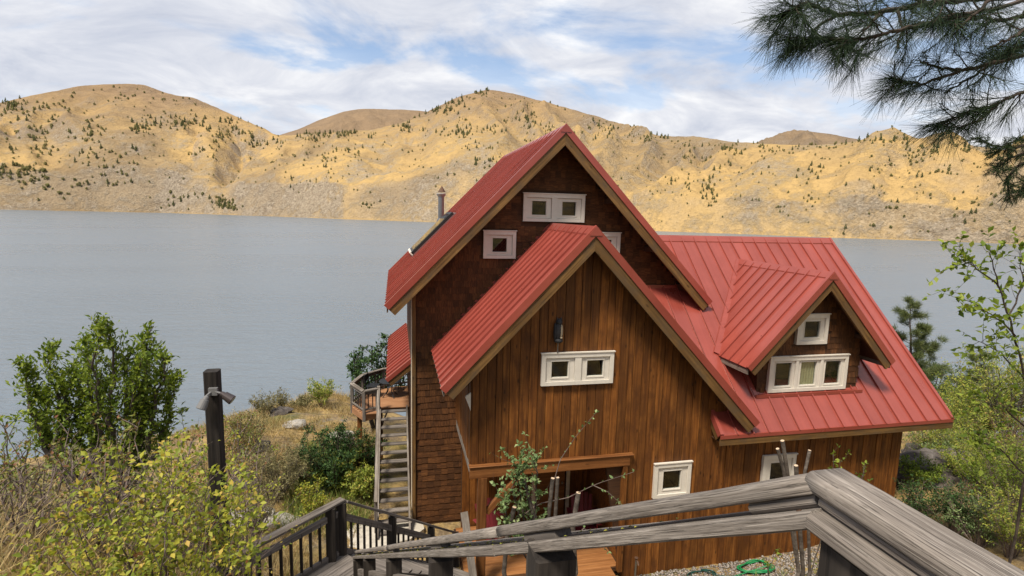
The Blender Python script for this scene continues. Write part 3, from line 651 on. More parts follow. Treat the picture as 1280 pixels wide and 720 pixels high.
mb = MB(); mb.box(XAR-0.1, XCW-0.1, 18.1, 18.2, BASE_Z-2.5, zC(YBW)-0.1); mb.build('rear_wall', M['siding'], house)
mb = MB(); mb.box(XAL, XAL+0.12, YAW_+0.12, 19.3, BASE_Z-2.0, ztA(XAL)-0.05); lw = mb.build('left_wall', M['shingle'], house)
mb = MB(); mb.box(XAR-0.12, XAR, YAW_+0.12, 19.3, BASE_Z-2.0, ztA(XAR)-0.05); mb.build('right_wall', M['shingle'], house)
mb = MB(); mb.box(XAL+0.12, XAR-0.12, 19.2, 19.3, BASE_Z-2.0, ztA(XAL)-0.05)
n = len(mb.v); mb.v += [(XAL, 19.25, ztA(XAL)-0.05), (XAR, 19.25, ztA(XAR)-0.05), (XA, 19.25, ztA(XA))]; mb.f.append((n, n+1, n+2)); mb.build('rear_wall', M['shingle'], house)
mb = MB(); mb.box(XAL+0.12, XCW-0.1, YAW_+0.12, 18.1, -5.35, -5.25); mb.build('floor', M['soffit'], house)
# corner boards: bare timber with flaking white paint
beam('corner_board', (XAL+0.035, YAW_-0.045, BASE_Z), (XAL+0.035, YAW_-0.045, ztA(XAL)-0.06), 0.09, 0.028, M['barge'], house)
beam('corner_board', (XAL-0.022, YAW_+0.03, BASE_Z), (XAL-0.022, YAW_+0.03, ztA(XAL)-0.10), 0.024, 0.16, M['cream'], house)

# --- shingles
SH = []
for k in range(10):
    q = random.Random(50+k); wdt = 0.10+0.011*k
    # butt end at local x=0 standing proud, thin at the top; x up, y across, z out
    h, t0, t1 = 0.235, 0.020+q.uniform(-.003, .004), 0.004; sk_ = q.uniform(-.006, .006)
    SH.append((wdt, mesh('shingle', [(0, -wdt/2+.0015, 0), (h, -wdt/2+.0015, 0), (h, wdt/2-.0015, 0), (sk_, wdt/2-.0015, 0), (0, -wdt/2+.0015, t0), (h, -wdt/2+.0015, t1), (h, wdt/2-.0015, t1), (sk_, wdt/2-.0015, t0)],
        [(0,1,2,3),(7,6,5,4),(0,4,5,1),(1,5,6,2),(2,6,7,3),(3,7,4,0)])))
for _, me in SH: me.materials.append(M['shingle'])
ROT_SH = Matrix(((0, 1, 0), (0, 0, -1), (1, 0, 0)))      # local x up, y right, z towards the viewer
def shingle_spots(x0, x1, z0, zt, holes, y, expo=0.165, keep=lambda x, z: True):
    out = []; z = z0; row = 0
    while z < zt(XA if x0 < XA < x1 else (x0+x1)/2):
        x = x0-rg.uniform(0, 0.08)
        while x < x1:
            k = rg.randrange(10); wdt = SH[k][0]; xc = x+wdt/2
            if xc-wdt/2 > x0-0.04 and xc+wdt/2 < x1+0.05 and z+0.10 < zt(xc) and keep(xc, z):
                if not any(h[0]-wdt*.45 < xc < h[1]+wdt*.45 and h[2]-0.2 < z < h[3]-0.02 for h in holes): out.append((xc, y, z+rg.uniform(-.008, .008), k))
            x += wdt
        z += expo; row += 1
    return out
def put_shingles(parent, spots, indiv):
    for i, (x, y, z, k) in enumerate(spots[:indiv]):
        obj('shingle', SH[k][1], None, parent, (x, y, z), ROT_SH)
    if spots[indiv:]:
        mb = MB()
        for (x, y, z, k) in spots[indiv:]:
            n = len(mb.v); mb.v += [(x+v.co.y, y-v.co.z, z+v.co.x) for v in SH[k][1].vertices]; mb.f += [tuple(n+i for i in p.vertices) for p in SH[k][1].polygons]
        o = mb.build('shingles', M['shingle'], parent); o['kind'] = 'stuff'
# the wall behind the front gable's roof and rooms needs none
keepA = lambda x, z: x < 1.75 or z > ZB-SB*abs(x-XB)-0.35
spA = shingle_spots(XAL+0.09, XAR, BASE_Z, ztA, [(q[0], q[1], q[2], q[3]) for q in WIN_A], YAW_, keep=keepA)
spA.sort(key=lambda q: ((q[0]-1.6)**2*0.5+(q[2]+3.4)**2) if q[0] < 3.2 else 99+q[0])
put_shingles(wallA, spA, 298)

# --- windows
def window(rect, y, lights, gw, gh, nm='window', curtain=None):
    """white casing, one sash per light (> pane); lights: list of (x0,x1) fractions"""
    x0, x1, z0, z1 = rect; cs = 0.09; mb = MB(); d = 0.065
    mb.box(x0, x0+cs, y-d, y+0.06, z0, z1); mb.box(x1-cs, x1, y-d, y+0.06, z0, z1)
    mb.box(x0+cs, x1-cs, y-d-0.004, y+0.06, z1-cs, z1+0.004); mb.box(x0+cs, x1-cs, y-d-0.004, y+0.06, z0, z0+cs*0.9)
    mb.box(x0-0.02, x1+0.02, y-d-0.022, y-0.02, z1+0.004, z1+0.026)           # drip cap
    W = x1-x0-2*cs
    for a, b in zip(lights, lights[1:]):                                        # mullions
        m0 = x0+cs+W*a[1]; m1 = x0+cs+W*b[0]; mb.box(m0, m1, y-d+0.004, y+0.06, z0+cs*0.9, z1-cs)
    o = mb.build(nm, M['white'], house)
    for k, (a, b) in enumerate(lights):
        a0, a1 = x0+cs+W*a, x0+cs+W*b; b0, b1 = z0+cs*0.9, z1-cs; yf = y-0.03; s = (a1-a0-gw)/2; t_ = (b1-b0-gh)/2
        mb = MB(); g_ = 0.006
        mb.box(a0+g_, a0+s, yf, y+0.03, b0+g_, b1-g_); mb.box(a1-s, a1-g_, yf, y+0.03, b0+g_, b1-g_); mb.box(a0+s, a1-s, yf+0.002, y+0.03, b1-t_, b1-g_); mb.box(a0+s, a1-s, yf+0.002, y+0.03, b0+g_, b0+t_)
        mb.box(a0+s-0.025, a1-s+0.025, yf-0.014, yf+0.002, b1-t_+0.004, b1-t_+0.024); mb.box(a0+s-0.025, a0+s-0.008, yf-0.010, yf+0.001, b0+t_-0.01, b1-t_+0.004); mb.box(a1-s+0.008, a1-s+0.025, yf-0.010, yf+0.001, b0+t_-0.01, b1-t_+0.004); mb.box(a0+s-0.025, a1-s+0.025, yf-0.010, yf+0.0005, b0+t_-0.03, b0+t_-0.01)
        mb.build('sash', M['white'], o)
        mb = MB(); mb.box(a0+s-0.005, a1-s+0.005, y+0.005, y+0.011, b0+t_-0.005, b1-t_+0.005); mb.build('pane', M['glass'], o)
        if curtain and k in curtain:
            c0, c1 = curtain[k]; mb = MB(); n = 26; ws = a1-a0-2*s
            for q in range(n+1):
                f = c0+(c1-c0)*q/n; xx = a0+s-.01+(ws+.02)*f; yv = y+0.030+0.014*math.sin(q*1.35)
                mb.v += [(xx, yv, b0+0.02), (xx, yv+0.004*math.sin(q), b1-0.02)]
            mb.f = [(2*q, 2*q+2, 2*q+3, 2*q+1) for q in range(n)]; mb.build('curtain', M['curtain'], o, smooth=True)
    return o
two = [(0, .45), (.55, 1)]
window(WIN_A[0], YAW_-0.02, two, .365, .345); window(WIN_A[1], YAW_-0.02, [(0, 1)], .36, .345); window(WIN_A[2], YAW_-0.02, [(0, 1)], .36, .345)
window(WIN_B[0], YBW-0.03, two, .365, .35); window(WIN_B[1], YBW-0.03, [(0, 1)], .44, .45); window(WIN_B[2], YBW-0.03, [(0, 1)], .44, .45)
window(WIN_D[0], YDW-0.02, [(0, .31), (.345, .655), (.69, 1)], .44, .58, curtain={1: (0.0, 0.95)}); window(WIN_D[1], YDW-0.02, [(0, 1)], .42, .40)
# dark rooms behind the panes
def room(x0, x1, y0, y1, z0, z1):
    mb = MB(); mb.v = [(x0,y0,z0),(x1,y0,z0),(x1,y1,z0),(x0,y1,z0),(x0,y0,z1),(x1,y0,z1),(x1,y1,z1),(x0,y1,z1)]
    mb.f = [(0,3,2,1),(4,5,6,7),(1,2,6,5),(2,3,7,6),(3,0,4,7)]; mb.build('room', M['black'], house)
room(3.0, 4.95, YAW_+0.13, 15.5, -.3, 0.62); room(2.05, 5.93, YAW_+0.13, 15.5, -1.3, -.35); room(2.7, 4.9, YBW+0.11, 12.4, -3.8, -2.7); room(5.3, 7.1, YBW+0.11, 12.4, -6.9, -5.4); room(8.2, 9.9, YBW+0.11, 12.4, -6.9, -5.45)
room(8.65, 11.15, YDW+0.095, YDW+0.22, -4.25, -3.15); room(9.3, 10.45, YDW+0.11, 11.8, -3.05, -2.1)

# --- roofs: a timber deck, standing-seam panels side by side, ridge cap, rake trim
def slope(parent, e0, e1, r0, pw=0.405, skip=None, rng=None, seam=0.042, name='roof_panel', flip=False):
    """e0->e1 along the eave, r0 above e0 on the ridge; panels lie on top of that plane"""
    e0, e1, r0 = Vector(e0), Vector(e1), Vector(r0)
    ex = (e1-e0); W = ex.length; ex.normalize(); up = (r0-e0); L = up.length; up.normalize(); nz = up.cross(ex)
    if nz.z < 0: nz = -nz
    mb = MB()
    c = [e0, e1, e1+up*L, e0+up*L]; lo = [p-nz*0.085 for p in c]
    mb.v = [tuple(p) for p in lo+c]; mb.f = [(0,3,2,1),(4,5,6,7),(0,1,5,4),(1,2,6,5),(2,3,7,6),(3,0,4,7)]
    deck = mb.build('roof_deck', M['soffit'], parent)
    n = max(1, round(W/pw)); pw = W/n
    ey = nz.cross(up)                                   # local frame: x up the slope, y, z normal
    sg = 1 if ey.dot(ex) > 0 else -1
    me = MB(); me.box(-0.03, L, -pw/2+0.001, pw/2-0.001, 0.002, 0.016); me.box(-0.028, L, sg*pw/2-0.012, sg*pw/2+0.012, 0.0165, 0.016+seam)
    pm = mesh('roof_panel', me.v, me.f); pm.materials.append(M['red'])
    rot = Matrix(((up.x, ey.x, nz.x), (up.y, ey.y, nz.y), (up.z, ey.z, nz.z)))
    for i in range(n):
        s0 = 0.0
        if rng:
            s0, s1 = rng(e0+ex*(pw*(i+.5)))
            if s1 <= s0: continue
            if s0 > 1e-6 or s1 < L-1e-6:
                m2 = MB(); a = s0-(0.03 if s0 < 1e-6 else 0); m2.box(a, s1, -pw/2+0.001, pw/2-0.001, 0.002, 0.016); m2.box(a+.002, s1, sg*pw/2-0.012, sg*pw/2+0.012, 0.0165, 0.016+seam)
                q = mesh('roof_panel', m2.v, m2.f); q.materials.append(M['red']); obj(name, q, None, deck, e0+ex*(pw*(i+.5)), rot); continue
        obj(name, pm, None, deck, e0+ex*(pw*(i+.5)), rot)
    return deck
def ridge_cap(p0, p1, s0, s1, side, wd=0.13):
    """folded cap: two wings down each slope; side is the horizontal direction across the ridge"""
    p0, p1, side = Vector(p0), Vector(p1), Vector(side); u = Vector((0, 0, 1)); mb = MB()
    a = side*wd - u*(wd*s0); b = -side*wd - u*(wd*s1); h = u*0.055
    for p in (p0, p1): mb.v += [tuple(p+a+h), tuple(p+h*1.35), tuple(p+b+h), tuple(p+a+h-u*.035), tuple(p+b+h-u*.035)]
    mb.f = [(0,1,6,5),(1,2,7,6),(3,0,5,8),(2,4,9,7),(0,3,4,2,1),(5,6,7,9,8)]
    return mb.build('ridge_cap', M['red'], house)
def rake(p_apex, p_eave, out, red=0.15, woodh=0.20, ext=0.0, front=True):
    """the trim down one gable edge: red metal edge over a bare barge board; out is the direction the gable faces"""
    a, e, o = Vector(p_apex), Vector(p_eave), Vector(out); d = (e-a).normalized(); nz = Vector((-d.z, 0, d.x)) if abs(o.y) > .5 else Vector((0, -d.z, d.y))
    if nz.z < 0: nz = -nz
    e = e+d*ext
    def bar(nm, top, bot, y0, y1, m, cut=True):
        mb = MB(); pts = []
        ks = (1/max(0.3, abs(nz.z)))
        q = [a-Vector((0,0,1))*(-top*ks), e+nz*top, e+nz*bot, a+Vector((0,0,1))*(bot*ks)]
        for k in (y0, y1): pts.append([p+o*k for p in q])
        A, B = pts; mb.v = [tuple(x) for x in A+B]; mb.f = [(0,1,2,3),(7,6,5,4),(0,4,5,1),(1,5,6,2),(2,6,7,3),(3,7,4,0)]
        # grain along the rake: rebuild in a frame whose x axis runs down it
        fr = frame(a, e, nz); L = a; inv = fr.transposed(); me = mesh(nm, [inv @ (Vector(x)-L) for x in mb.v], mb.f); return obj(nm, me, m, house, L, fr)
    bar('rake_trim', 0.062, -red+0.062, -0.05, 0.030, M['red'])
    bar('barge_board', -red+0.060, -red+0.062-woodh, -0.055, 0.005, M['barge'])

# main gable
zAe = ZA-SA*WA
dA1 = slope(house, (XA-WA, YA, zAe), (XA-WA, YAR, zAe), (XA, YA, ZA)); dA2 = slope(house, (XA+WA, YA, zAe), (XA+WA, YAR, zAe), (XA, YA, ZA))
ridge_cap((XA, YA-0.042, ZA), (XA, YAR+.042, ZA), SA, SA, (1, 0, 0))
for s in (-1, 1):
    rake((XA, YA, ZA), (XA+s*WA, YA, zAe), (0, -1, 0), ext=0.03); rake((XA, YAR, ZA), (XA+s*WA, YAR, zAe), (0, 1, 0))
beam('fascia', (XA-WA+0.01, YA+0.03, zAe-0.09), (XA-WA+0.01, YAR-.03, zAe-0.09), 0.03, 0.14, M['barge'], house); beam('fascia', (XA+WA-0.01, YA+0.06, zAe-0.09), (XA+WA-0.01, YAR-.03, zAe-0.09), 0.03, 0.14, M['barge'], house)
for dx in (-3.2, -1.4, 1.4, 2.6, 3.6):                                        # lookouts that carry the overhang
    z = ZA-SA*abs(dx)-0.26; beam('lookout', (XA+dx, YA+0.06, z), (XA+dx, YAW_, z), 0.10, 0.14, M['soffit'], house)
# front gable
zBl, zBr = ZB-SB*WBL, ZB-SB*WBR
dB1 = slope(house, (XB-WBL, YB, zBl), (XB-WBL, YAW_, zBl), (XB, YB, ZB), 0.355); dB2 = slope(house, (XB+WBR, YB, zBr), (XB+WBR, YAW_, zBr), (XB, YB, ZB), 0.355)
ridge_cap((XB, YB-0.042, ZB), (XB, YAW_, ZB), SB, SB, (1, 0, 0))
rake((XB, YB, ZB), (XB-WBL, YB, zBl), (0, -1, 0), ext=0.03); rake((XB, YB, ZB), (XB+WBR, YB, zBr), (0, -1, 0), ext=0.0)
beam('fascia', (XB-WBL+0.01, YB+0.03, zBl-0.09), (XB-WBL+0.01, YAW_-0.03, zBl-0.09), 0.03, 0.13, M['grey'], house)
for dx in (-2.4, -1.2, 1.2, 2.4, 3.4):
    z = ZB-SB*abs(dx)-0.25; beam('lookout', (XB+dx, YB+0.06, z), (XB+dx, YBW-0.03, z), 0.09, 0.13, M['soffit'], house)
mb = MB(); mb.v = [(XBL-.03, YBW-.06, -4.05), (XBL-.15, YBW-.06, -3.74), (XBL-.03, YBW-.06, -3.66), (XBL-.03, YBW-.02, -4.05), (XBL-.15, YBW-.02, -3.74), (XBL-.03, YBW-.02, -3.66)]; mb.f = [(0,2,1),(3,4,5),(0,1,4,3),(1,2,5,4),(2,0,3,5)]; mb.build('eave_bracket', M['white'], house)
# right wing: panels stop at the gable walls on their left
LC = math.hypot(YCR-YCE, ZCR-ZCE)
def rngC(p):
    if p.x < XCL: return ((YBW+0.12-YCE)*LC/(YCR-YCE), LC if p.x > 6.55 else (YAW_-0.03-YCE)*LC/(YCR-YCE))
    return (0.0, LC)
NX0 = XCL-0.4096*7
mbC = thing  # (kept simple: the deck of the wing is split in two, in front of the wall and behind it)
dC = slope(house, (XCL, YCE, ZCE), (XCR, YCE, ZCE), (XCL, YCR, ZCR), 0.4096)
e0 = Vector((NX0, YBW+0.12, zC(YBW+0.12)))
dC2 = slope(house, e0, (XCL-0.002, e0.y, e0.z), (NX0, YAW_-0.03, zC(YAW_-0.03)), 0.4096)
dCr = slope(house, (6.6, 2*YCR-YCE, ZCE), (XCR, 2*YCR-YCE, ZCE), (6.6, YCR, ZCR), 0.4096)
ridge_cap((6.6, YCR, ZCR), (XCR+0.042, YCR, ZCR), SC_, SC_, (0, -1, 0), 0.15)
def eave_trim(x0, x1):
    mb = MB(); mb.box(x0, x1, YCE-0.045, YCE-0.012, ZCE-0.075, ZCE+0.01); mb.build('eave_trim', M['red'], house)
    beam('fascia', (x0, YCE-0.012, ZCE-0.155), (x1, YCE-0.012, ZCE-0.155), 0.035, 0.17, M['barge'], house)
eave_trim(XCL-0.02, XCR+0.02)
rake((XCR, YCR, ZCR), (XCR, YCE, ZCE), (1, 0, 0)); rake((XCR, YCR, ZCR), (XCR, 2*YCR-YCE, ZCE), (1, 0, 0))
rake((XCL, YBW-0.03, zC(YBW-0.03)), (XCL, YCE, ZCE), (-1, 0, 0), woodh=0.16)
mb = MB(); mb.box(XCL+0.03, XCR-0.05, YCE+0.02, YBW-0.03, ZCE-0.20, ZCE-0.18); mb.build('soffit', M['soffit'], house)
mb = MB(); yj = YAW_-0.028; mb.box(5.0, 7.55, yj-0.06, yj, zC(yj)-0.04, zC(yj)+0.05); mb.build('flashing', M['red'], house)
# dormer
zDe = ZD-SD*WD; yback = YCE+(ZD-ZCE)/SC_
dD1 = slope(house, (XD-WD, YD, zDe), (XD-WD, yback, zDe), (XD, YD, ZD), 0.345); dD2 = slope(house, (XD+WD, YD, zDe), (XD+WD, yback, zDe), (XD, YD, ZD), 0.345)
ridge_cap((XD, YD-0.042, ZD), (XD, yback-.02, ZD), SD, SD, (1, 0, 0), 0.11)
for s in (-1, 1): rake((XD, YD, ZD), (XD+s*WD, YD, zDe), (0, -1, 0), red=0.14, woodh=0.17, ext=0.02)
yl = YCE+(zDe-ZCE)/SC_
for s in (-1, 1): beam('fascia', (XD+s*(WD-.012), YD+0.05, zDe-0.10), (XD+s*(WD-.012), yl+0.15, zDe-0.10), 0.03, 0.15, M['grey'], house)
def strip(name, p0, p1, wd, h, m):                                            # valley flashing lying on the wing's roof
    p0, p1 = Vector(p0), Vector(p1); nz = Vector((0, -SC_, 1)).normalized(); d = (p1-p0).normalized(); sd = nz.cross(d)*wd
    mb = MB(); q = [p0-sd, p1-sd, p1+sd, p0+sd]; mb.v = [tuple(x+nz*0.018) for x in q]+[tuple(x+nz*(0.018+h)) for x in q]; mb.f = [(0,3,2,1),(4,5,6,7),(0,1,5,4),(1,2,6,5),(2,3,7,6),(3,0,4,7)]; return mb.build(name, m, house)
for s in (-1, 1): strip('valley_flashing', (XD-s*0.02, yback+0.05, ZD+0.02), (XD+s*(WD+0.04), yl-0.02, zDe), 0.10, 0.034, M['red'])
HW = 1.44; zw = zC(YDW)-0.02; ztD = lambda x: ZD-0.15-SD*abs(x-XD)
wallD = wall_sheet('dormer_wall', XD-HW, XD+HW, lambda x: zw-0.1, ztD, [inset(q) for q in WIN_D], YDW, YDW+0.09, M['soffit'], (XD,))
spD = [];  z = zw
spD = shingle_spots(XD-HW, XD+HW, zw, ztD, WIN_D, YDW, 0.15)
put_shingles(wallD, spD, 299)
for s in (-1, 1):
    x0, x1 = sorted((XD+s*HW, XD+s*(HW-0.08))); mb = MB(); ye = YCE+(ztD(XD+HW)-ZCE)/SC_
    mb.v = [(x0, YDW+.09, zw-.05), (x1, YDW+.09, zw-.05), (x1, ye, ztD(XD+HW)), (x0, ye, ztD(XD+HW)), (x0, YDW+.09, ztD(XD+HW)), (x1, YDW+.09, ztD(XD+HW))]
    mb.f = [(0,1,5,4), (1,2,5), (0,4,3), (4,5,2,3), (0,3,2,1)]; ck = mb.build('dormer_cheek', M['shingle'], house)
    beam('cheek_flashing', (XD+s*(HW+.05), YDW-.1, zC(YDW-.1)+.03), (XD+s*(HW+.05), ye, zC(ye)+.03), 0.10, 0.04, M['red'], house)
mb = MB(); mb.box(XD-HW-.08, XD+HW+.08, YDW-0.14, YDW-0.021, zC(YDW-.08)-0.02, zC(YDW-.08)+0.055); mb.build('flashing', M['red'], house)
for dx in (-1.25, 1.25):
    z = ZD-SD*abs(dx)-0.22; beam('lookout', (XD+dx, YD+0.06, z), (XD+dx, YDW, z), 0.08, 0.11, M['soffit'], house)

# small roof over the deck door, low on the left wall
le = (-0.225, 14.55, -4.62); sl_ = 0.80
dL = slope(house, le, (le[0], 19.6, le[2]), (XAL, 14.55, le[2]+sl_*(XAL-le[0])), 0.33)
a = Vector((XAL, 14.55, le[2]+sl_*(XAL-le[0]))); rake(a, le, (0, -1, 0), red=0.11, woodh=0.15, ext=0.02)
beam('post', (-0.10, 18.9, -5.95), (-0.10, 18.9, -4.62), 0.09, 0.09, M['grey'], house)

# skylight and stove pipe on the main roof
def on_A(x, y, h=0): nz = Vector((-SA, 0, 1)).normalized(); return Vector((x, y, ZA-SA*(XA-x)))+nz*h
nzA = Vector((-SA, 0, 1)).normalized()
def slab(x0, x1, y0, y1, h0, h1, nm, m, par):
    mb = MB(); mb.v = [tuple(on_A(x, y, h)) for h in (h0, h1) for x, y in ((x0,y0),(x1,y0),(x1,y1),(x0,y1))]; mb.f = [(0,3,2,1),(4,5,6,7),(0,1,5,4),(1,2,6,5),(2,3,7,6),(3,0,4,7)]; return mb.build(nm, m, par)
skyl = slab(0.60, 1.88, 17.0, 18.55, 0.02, 0.15, 'skylight', M['darkmetal'], house)
slab(0.56, 1.93, 16.93, 18.62, 0.018, 0.05, 'curb_flashing', M['steel'], skyl); slab(0.68, 1.80, 17.08, 18.47, 0.152, 0.165, 'pane', M['glass'], skyl); slab(0.57, 0.62, 17.0, 18.6, 0.06, 0.18, 'trim', M['white'], skyl)
fx, fy = 1.62, 19.25; fz = ZA-SA*(XA-fx)
mb = MB(); mb.lathe(fx, fy, [(0.105, fz-0.25), (0.105, fz+0.95)], 14); flue = mb.build('flue', M['steel'], house)
mb = MB(); mb.lathe(fx, fy, [(0.22, fz-0.15), (0.13, fz+0.12), (0.11, fz+0.13)], 14); mb.build('flashing_boot', M['steel'], flue)
mb = MB(); mb.lathe(fx, fy, [(0.125, fz+0.90), (0.17, fz+0.99), (0.16, fz+1.02), (0.02, fz+1.03)], 14); mb.build('cap', M['lens'], flue)
mb = MB(); mb.lathe(fx+.02, fy, [(0.14, fz+1.06), (0.015, fz+1.27)], 10); mb.build('cap', M['rust'], flue)

# porch: beam, post, braces, floor boards
beam('porch_beam', (XBL-0.03, YBW-0.05, -5.40), (5.12, YBW-0.05, -5.40), 0.13, 0.255, M['beam'], house, ch=0.012)
beam('beam_cap', (XBL-0.05, YBW-0.065, -5.262), (5.20, YBW-0.065, -5.262), 0.16, 0.022, M['beam'], house)
beam('porch_beam', (XBL+0.04, YBW+0.02, -5.42), (XBL+0.04, YAW_, -5.42), 0.10, 0.20, M['grey'], house)
beam('post', (1.78, YBW-0.04, BASE_Z), (1.78, YBW-0.04, -5.53), 0.19, 0.19, M['beam'], house, ch=0.012)
beam('brace', (1.88, YBW-0.04, -6.35), (2.62, YBW-0.04, -5.55), 0.10, 0.13, M['beam'], house)
beam('post', (5.03, YBW-0.045, BASE_Z), (5.03, YBW-0.045, -5.53), 0.11, 0.13, M['siding'], house)
pf = MB(); pf.box(XBL-0.1, 5.1, YBW+0.02, 12.7, BASE_Z-0.05, BASE_Z+0.03); pfo = pf.build('porch_floor', M['soffit'], house)
y = 10.15
while y < 12.6: beam('board', (XBL-0.05 if y > 10.6 else 3.55, y+0.065, BASE_Z+0.045), (5.05 if y > 10.5 else 4.85, y+0.065, BASE_Z+0.045), 0.128, 0.03, M['porchfloor'], pfo); y += 0.134

# ------------------------------------------------------------------ timber stairs and railings
# flight that leads down from where the viewer stands, with its rail on the right
C0 = Vector((0.684, 0.680, -0.398)); DN = ray(374, 700); DN = DN.normalized()          # top of the cap rail at the bend; direction of the falling rail
END = C0 + DN*8.35
BK = Vector((0.70, -0.9, -0.398))                                                         # the level rail runs back past the viewer
stair = thing('timber_staircase', (0.4, 0.4, -1.45), 'weathered grey timber stair railing bending downhill in the foreground, yellow bits on its lower rail', 'staircase')
def rail_line(a, b, off): return a+off, b+off
sideN = Vector((DN.y, -DN.x, 0)).normalized()                                            # to the right of the fall line
capw, capt, spc, lowt, loww = 0.092, 0.042, 0.028, 0.040, 0.150
miter = DN*0.0
def tbeam(name, p0, p1, h0, h1, wd, m, rnd=None, **k):
    o = beam(name, p0, p1, wd, max(h0, h1), m, stair, top=True, rnd=rnd, **k); L = (p1-p0).length; hm = max(h0, h1)
    for v in o.data.vertices:
        h = h0+(h1-h0)*v.co.x/L; v.co.z *= h/hm
    return o
nD = Vector((DN.x*-DN.z, DN.y*-DN.z, DN.x**2+DN.y**2)).normalized()                     # up, square to the falling rail
bd = (BK-C0).normalized(); dz = Vector((0, 0, -1))
loD = 0.050; T1 = 1.62; GR = M['greynear']
L0 = C0-nD*loD; LF = C0-nD*0.068                                                         # the rails draw apart a little down the slope
def lowp(t): return C0+DN*t-nD*(0.050+0.018*min(1, t/T1))
tbeam('cap_rail', C0+DN*0.008, C0+DN*T1, .030, .040, .080, GR, rnd=.014, ch=.008, wob=.0012, segs=16, smooth=True)
beam('cap_rail', C0+DN*(T1+.004), C0+DN*4.9, .088, .041, GR, stair, top=True, rnd=.019, ch=.01, wob=.0018, segs=16, smooth=True)
beam('cap_rail', C0+DN*4.905, END, .088, .041, GR, stair, top=True, rnd=.019, ch=.01, wob=.0018, segs=12, smooth=True)
beam('cap_rail', C0-bd*.004, C0+bd*.31, .080, .031, GR, stair, top=True, rnd=.014, ch=.008, wob=.001, segs=8, smooth=True)
beam('cap_rail', C0+bd*.314, BK, .080, .031, GR, stair, top=True, rnd=.014, ch=.008, wob=.001, segs=8, smooth=True)
beam('spacer', C0-nD*.030+DN*.02, C0-nD*.031+DN*.17, .062, .020, GR, stair, top=True)
for t in (1.2, 2.85, 4.75, 6.75, 8.2): beam('spacer', C0-nD*.040+DN*(t-0.14), C0-nD*.040+DN*(t+0.14), .06, .028, M['greymid'], stair, top=True)
beam('spacer', C0+dz*.031+bd*.02, BK+dz*.031, .066, .020, GR, stair, top=True)
tbeam('lower_rail', lowp(.01), lowp(T1), .027, .038, .125, GR, wob=.001, segs=12, ch=.005)
beam('lower_rail', lowp(T1+.004), lowp(4.9), .135, .039, GR, stair, top=True, wob=.0014, segs=12, ch=.006)
beam('lower_rail', lowp(4.905), lowp(8.42), .135, .039, GR, stair, top=True, wob=.0014, segs=12, ch=.006)
beam('lower_rail', C0+dz*loD+bd*.03, BK+dz*loD, .125, .028, GR, stair, top=True, wob=.0008, segs=8, ch=.005)
for t in (.05, T1-.05, T1+.06, 3.3, 4.84, 4.97, 6.5):                                       # screw heads
    for s in (-.04, .035):
        p = lowp(t)+sideN*s; mb = MB(); mb.tube([p-nD*.004, p+nD*.0012], .0042, 8); mb.build('screw', M['rust'], stair)
lowt = .034
# thin outer rail seen beyond the gap
beam('outer_rail', LF+sideN*0.085+nD*0.008+DN*0.30, LF+sideN*0.085+nD*0.008+DN*8.2, 0.04, 0.03, M['greynear'], stair, top=True)
POST_T = (1.16, 2.85, 4.75, 6.75, 8.2)
for k, t in enumerate(POST_T):
    p = lowp(t) - Vector((0, 0, lowt*1.2)); gzv = min(gz(p.x, p.y)-0.3, p.z-1.0)
    beam('post', p, (p.x, p.y, gzv), 0.14, 0.14, M['greydark'], stair, ch=0.008)
p = C0+bd*0.105+Vector((0.012, 0, -0.085)); beam('post', p, p-Vector((0, 0, 4)), 0.125, 0.125, M['greydark'], stair, ch=0.008)
beam('post', BK+dz*0.12+Vector((0, .3, 0)), BK+dz*3.2+Vector((0, .3, 0)), 0.14, 0.14, M['greydark'], stair)
# bottom plank along the foot of the posts, stringers and treads
BT = L0 - Vector((0, 0, 0.235))
beam('bottom_rail', BT+DN*0.10, BT+DN*8.1, 0.05, 0.10, M['greymid'], stair, top=True)
beam('bottom_rail', BT+DN*2.0-Vector((0, 0, .26)), BT+DN*8.1-Vector((0, 0, .26)), 0.05, 0.09, M['greymid'], stair, top=True)
FLOOR = -0.98
for s in (0.02, 1.0): beam('stringer', C0-sideN*s+Vector((0, 0, FLOOR-0.12)), C0+DN*8.0-sideN*s+Vector((0, 0, FLOOR-0.12)), 0.05, 0.26, M['greydark'], stair)
nst = 26
for k in range(nst):
    p = C0+DN*(8.0*(k+0.5)/nst)+Vector((0, 0, FLOOR)); beam('tread', p-sideN*0.05, p-sideN*1.0, 0.27, 0.04, M['greymid'], stair, up=(0, 0, 1))
for k in range(9): beam('board', (-0.45, 0.6-k*0.15, C0.z+FLOOR), (0.63, 0.6-k*0.15, C0.z+FLOOR), 0.14, 0.035, M['greymid'], stair)

# landing below, railed on its lake side, and the short flight down to the house
P2 = Vector((-0.861, 8.526, -4.68)); PL = Vector((-2.17, 7.267, -4.68)); PLL = P2+(PL-P2)*1.75; PR = Vector((1.33, 11.30, -7.26))
land = thing('timber_landing', (-0.9, 8.0, -5.66), 'grey baluster railing round the lower stair landing left of the shingled wall', 'railing')
def rail_run(a, b, n, m1, lowd=0.17, capw=0.14, first=True):
    d = (b-a).normalized()
    beam('cap_rail', a, b, capw, 0.045, m1, land, top=True, wob=0.002, segs=8)
    beam('lower_rail', a+Vector((0, 0, -lowd)), b+Vector((0, 0, -lowd)), 0.05, 0.11, M['greymid'], land, top=True)
    beam('bottom_rail', a+Vector((0, 0, -0.86)), b+Vector((0, 0, -0.86)), 0.05, 0.10, M['greymid'], land, top=True)
    for k in range(n):
        p = a+(b-a)*((k+0.7)/n)
        beam('baluster', p+Vector((0, 0, -lowd-0.05)), p+Vector((0, 0, -0.90)), 0.042, 0.042, M['greydark'], land, ch=0.003)
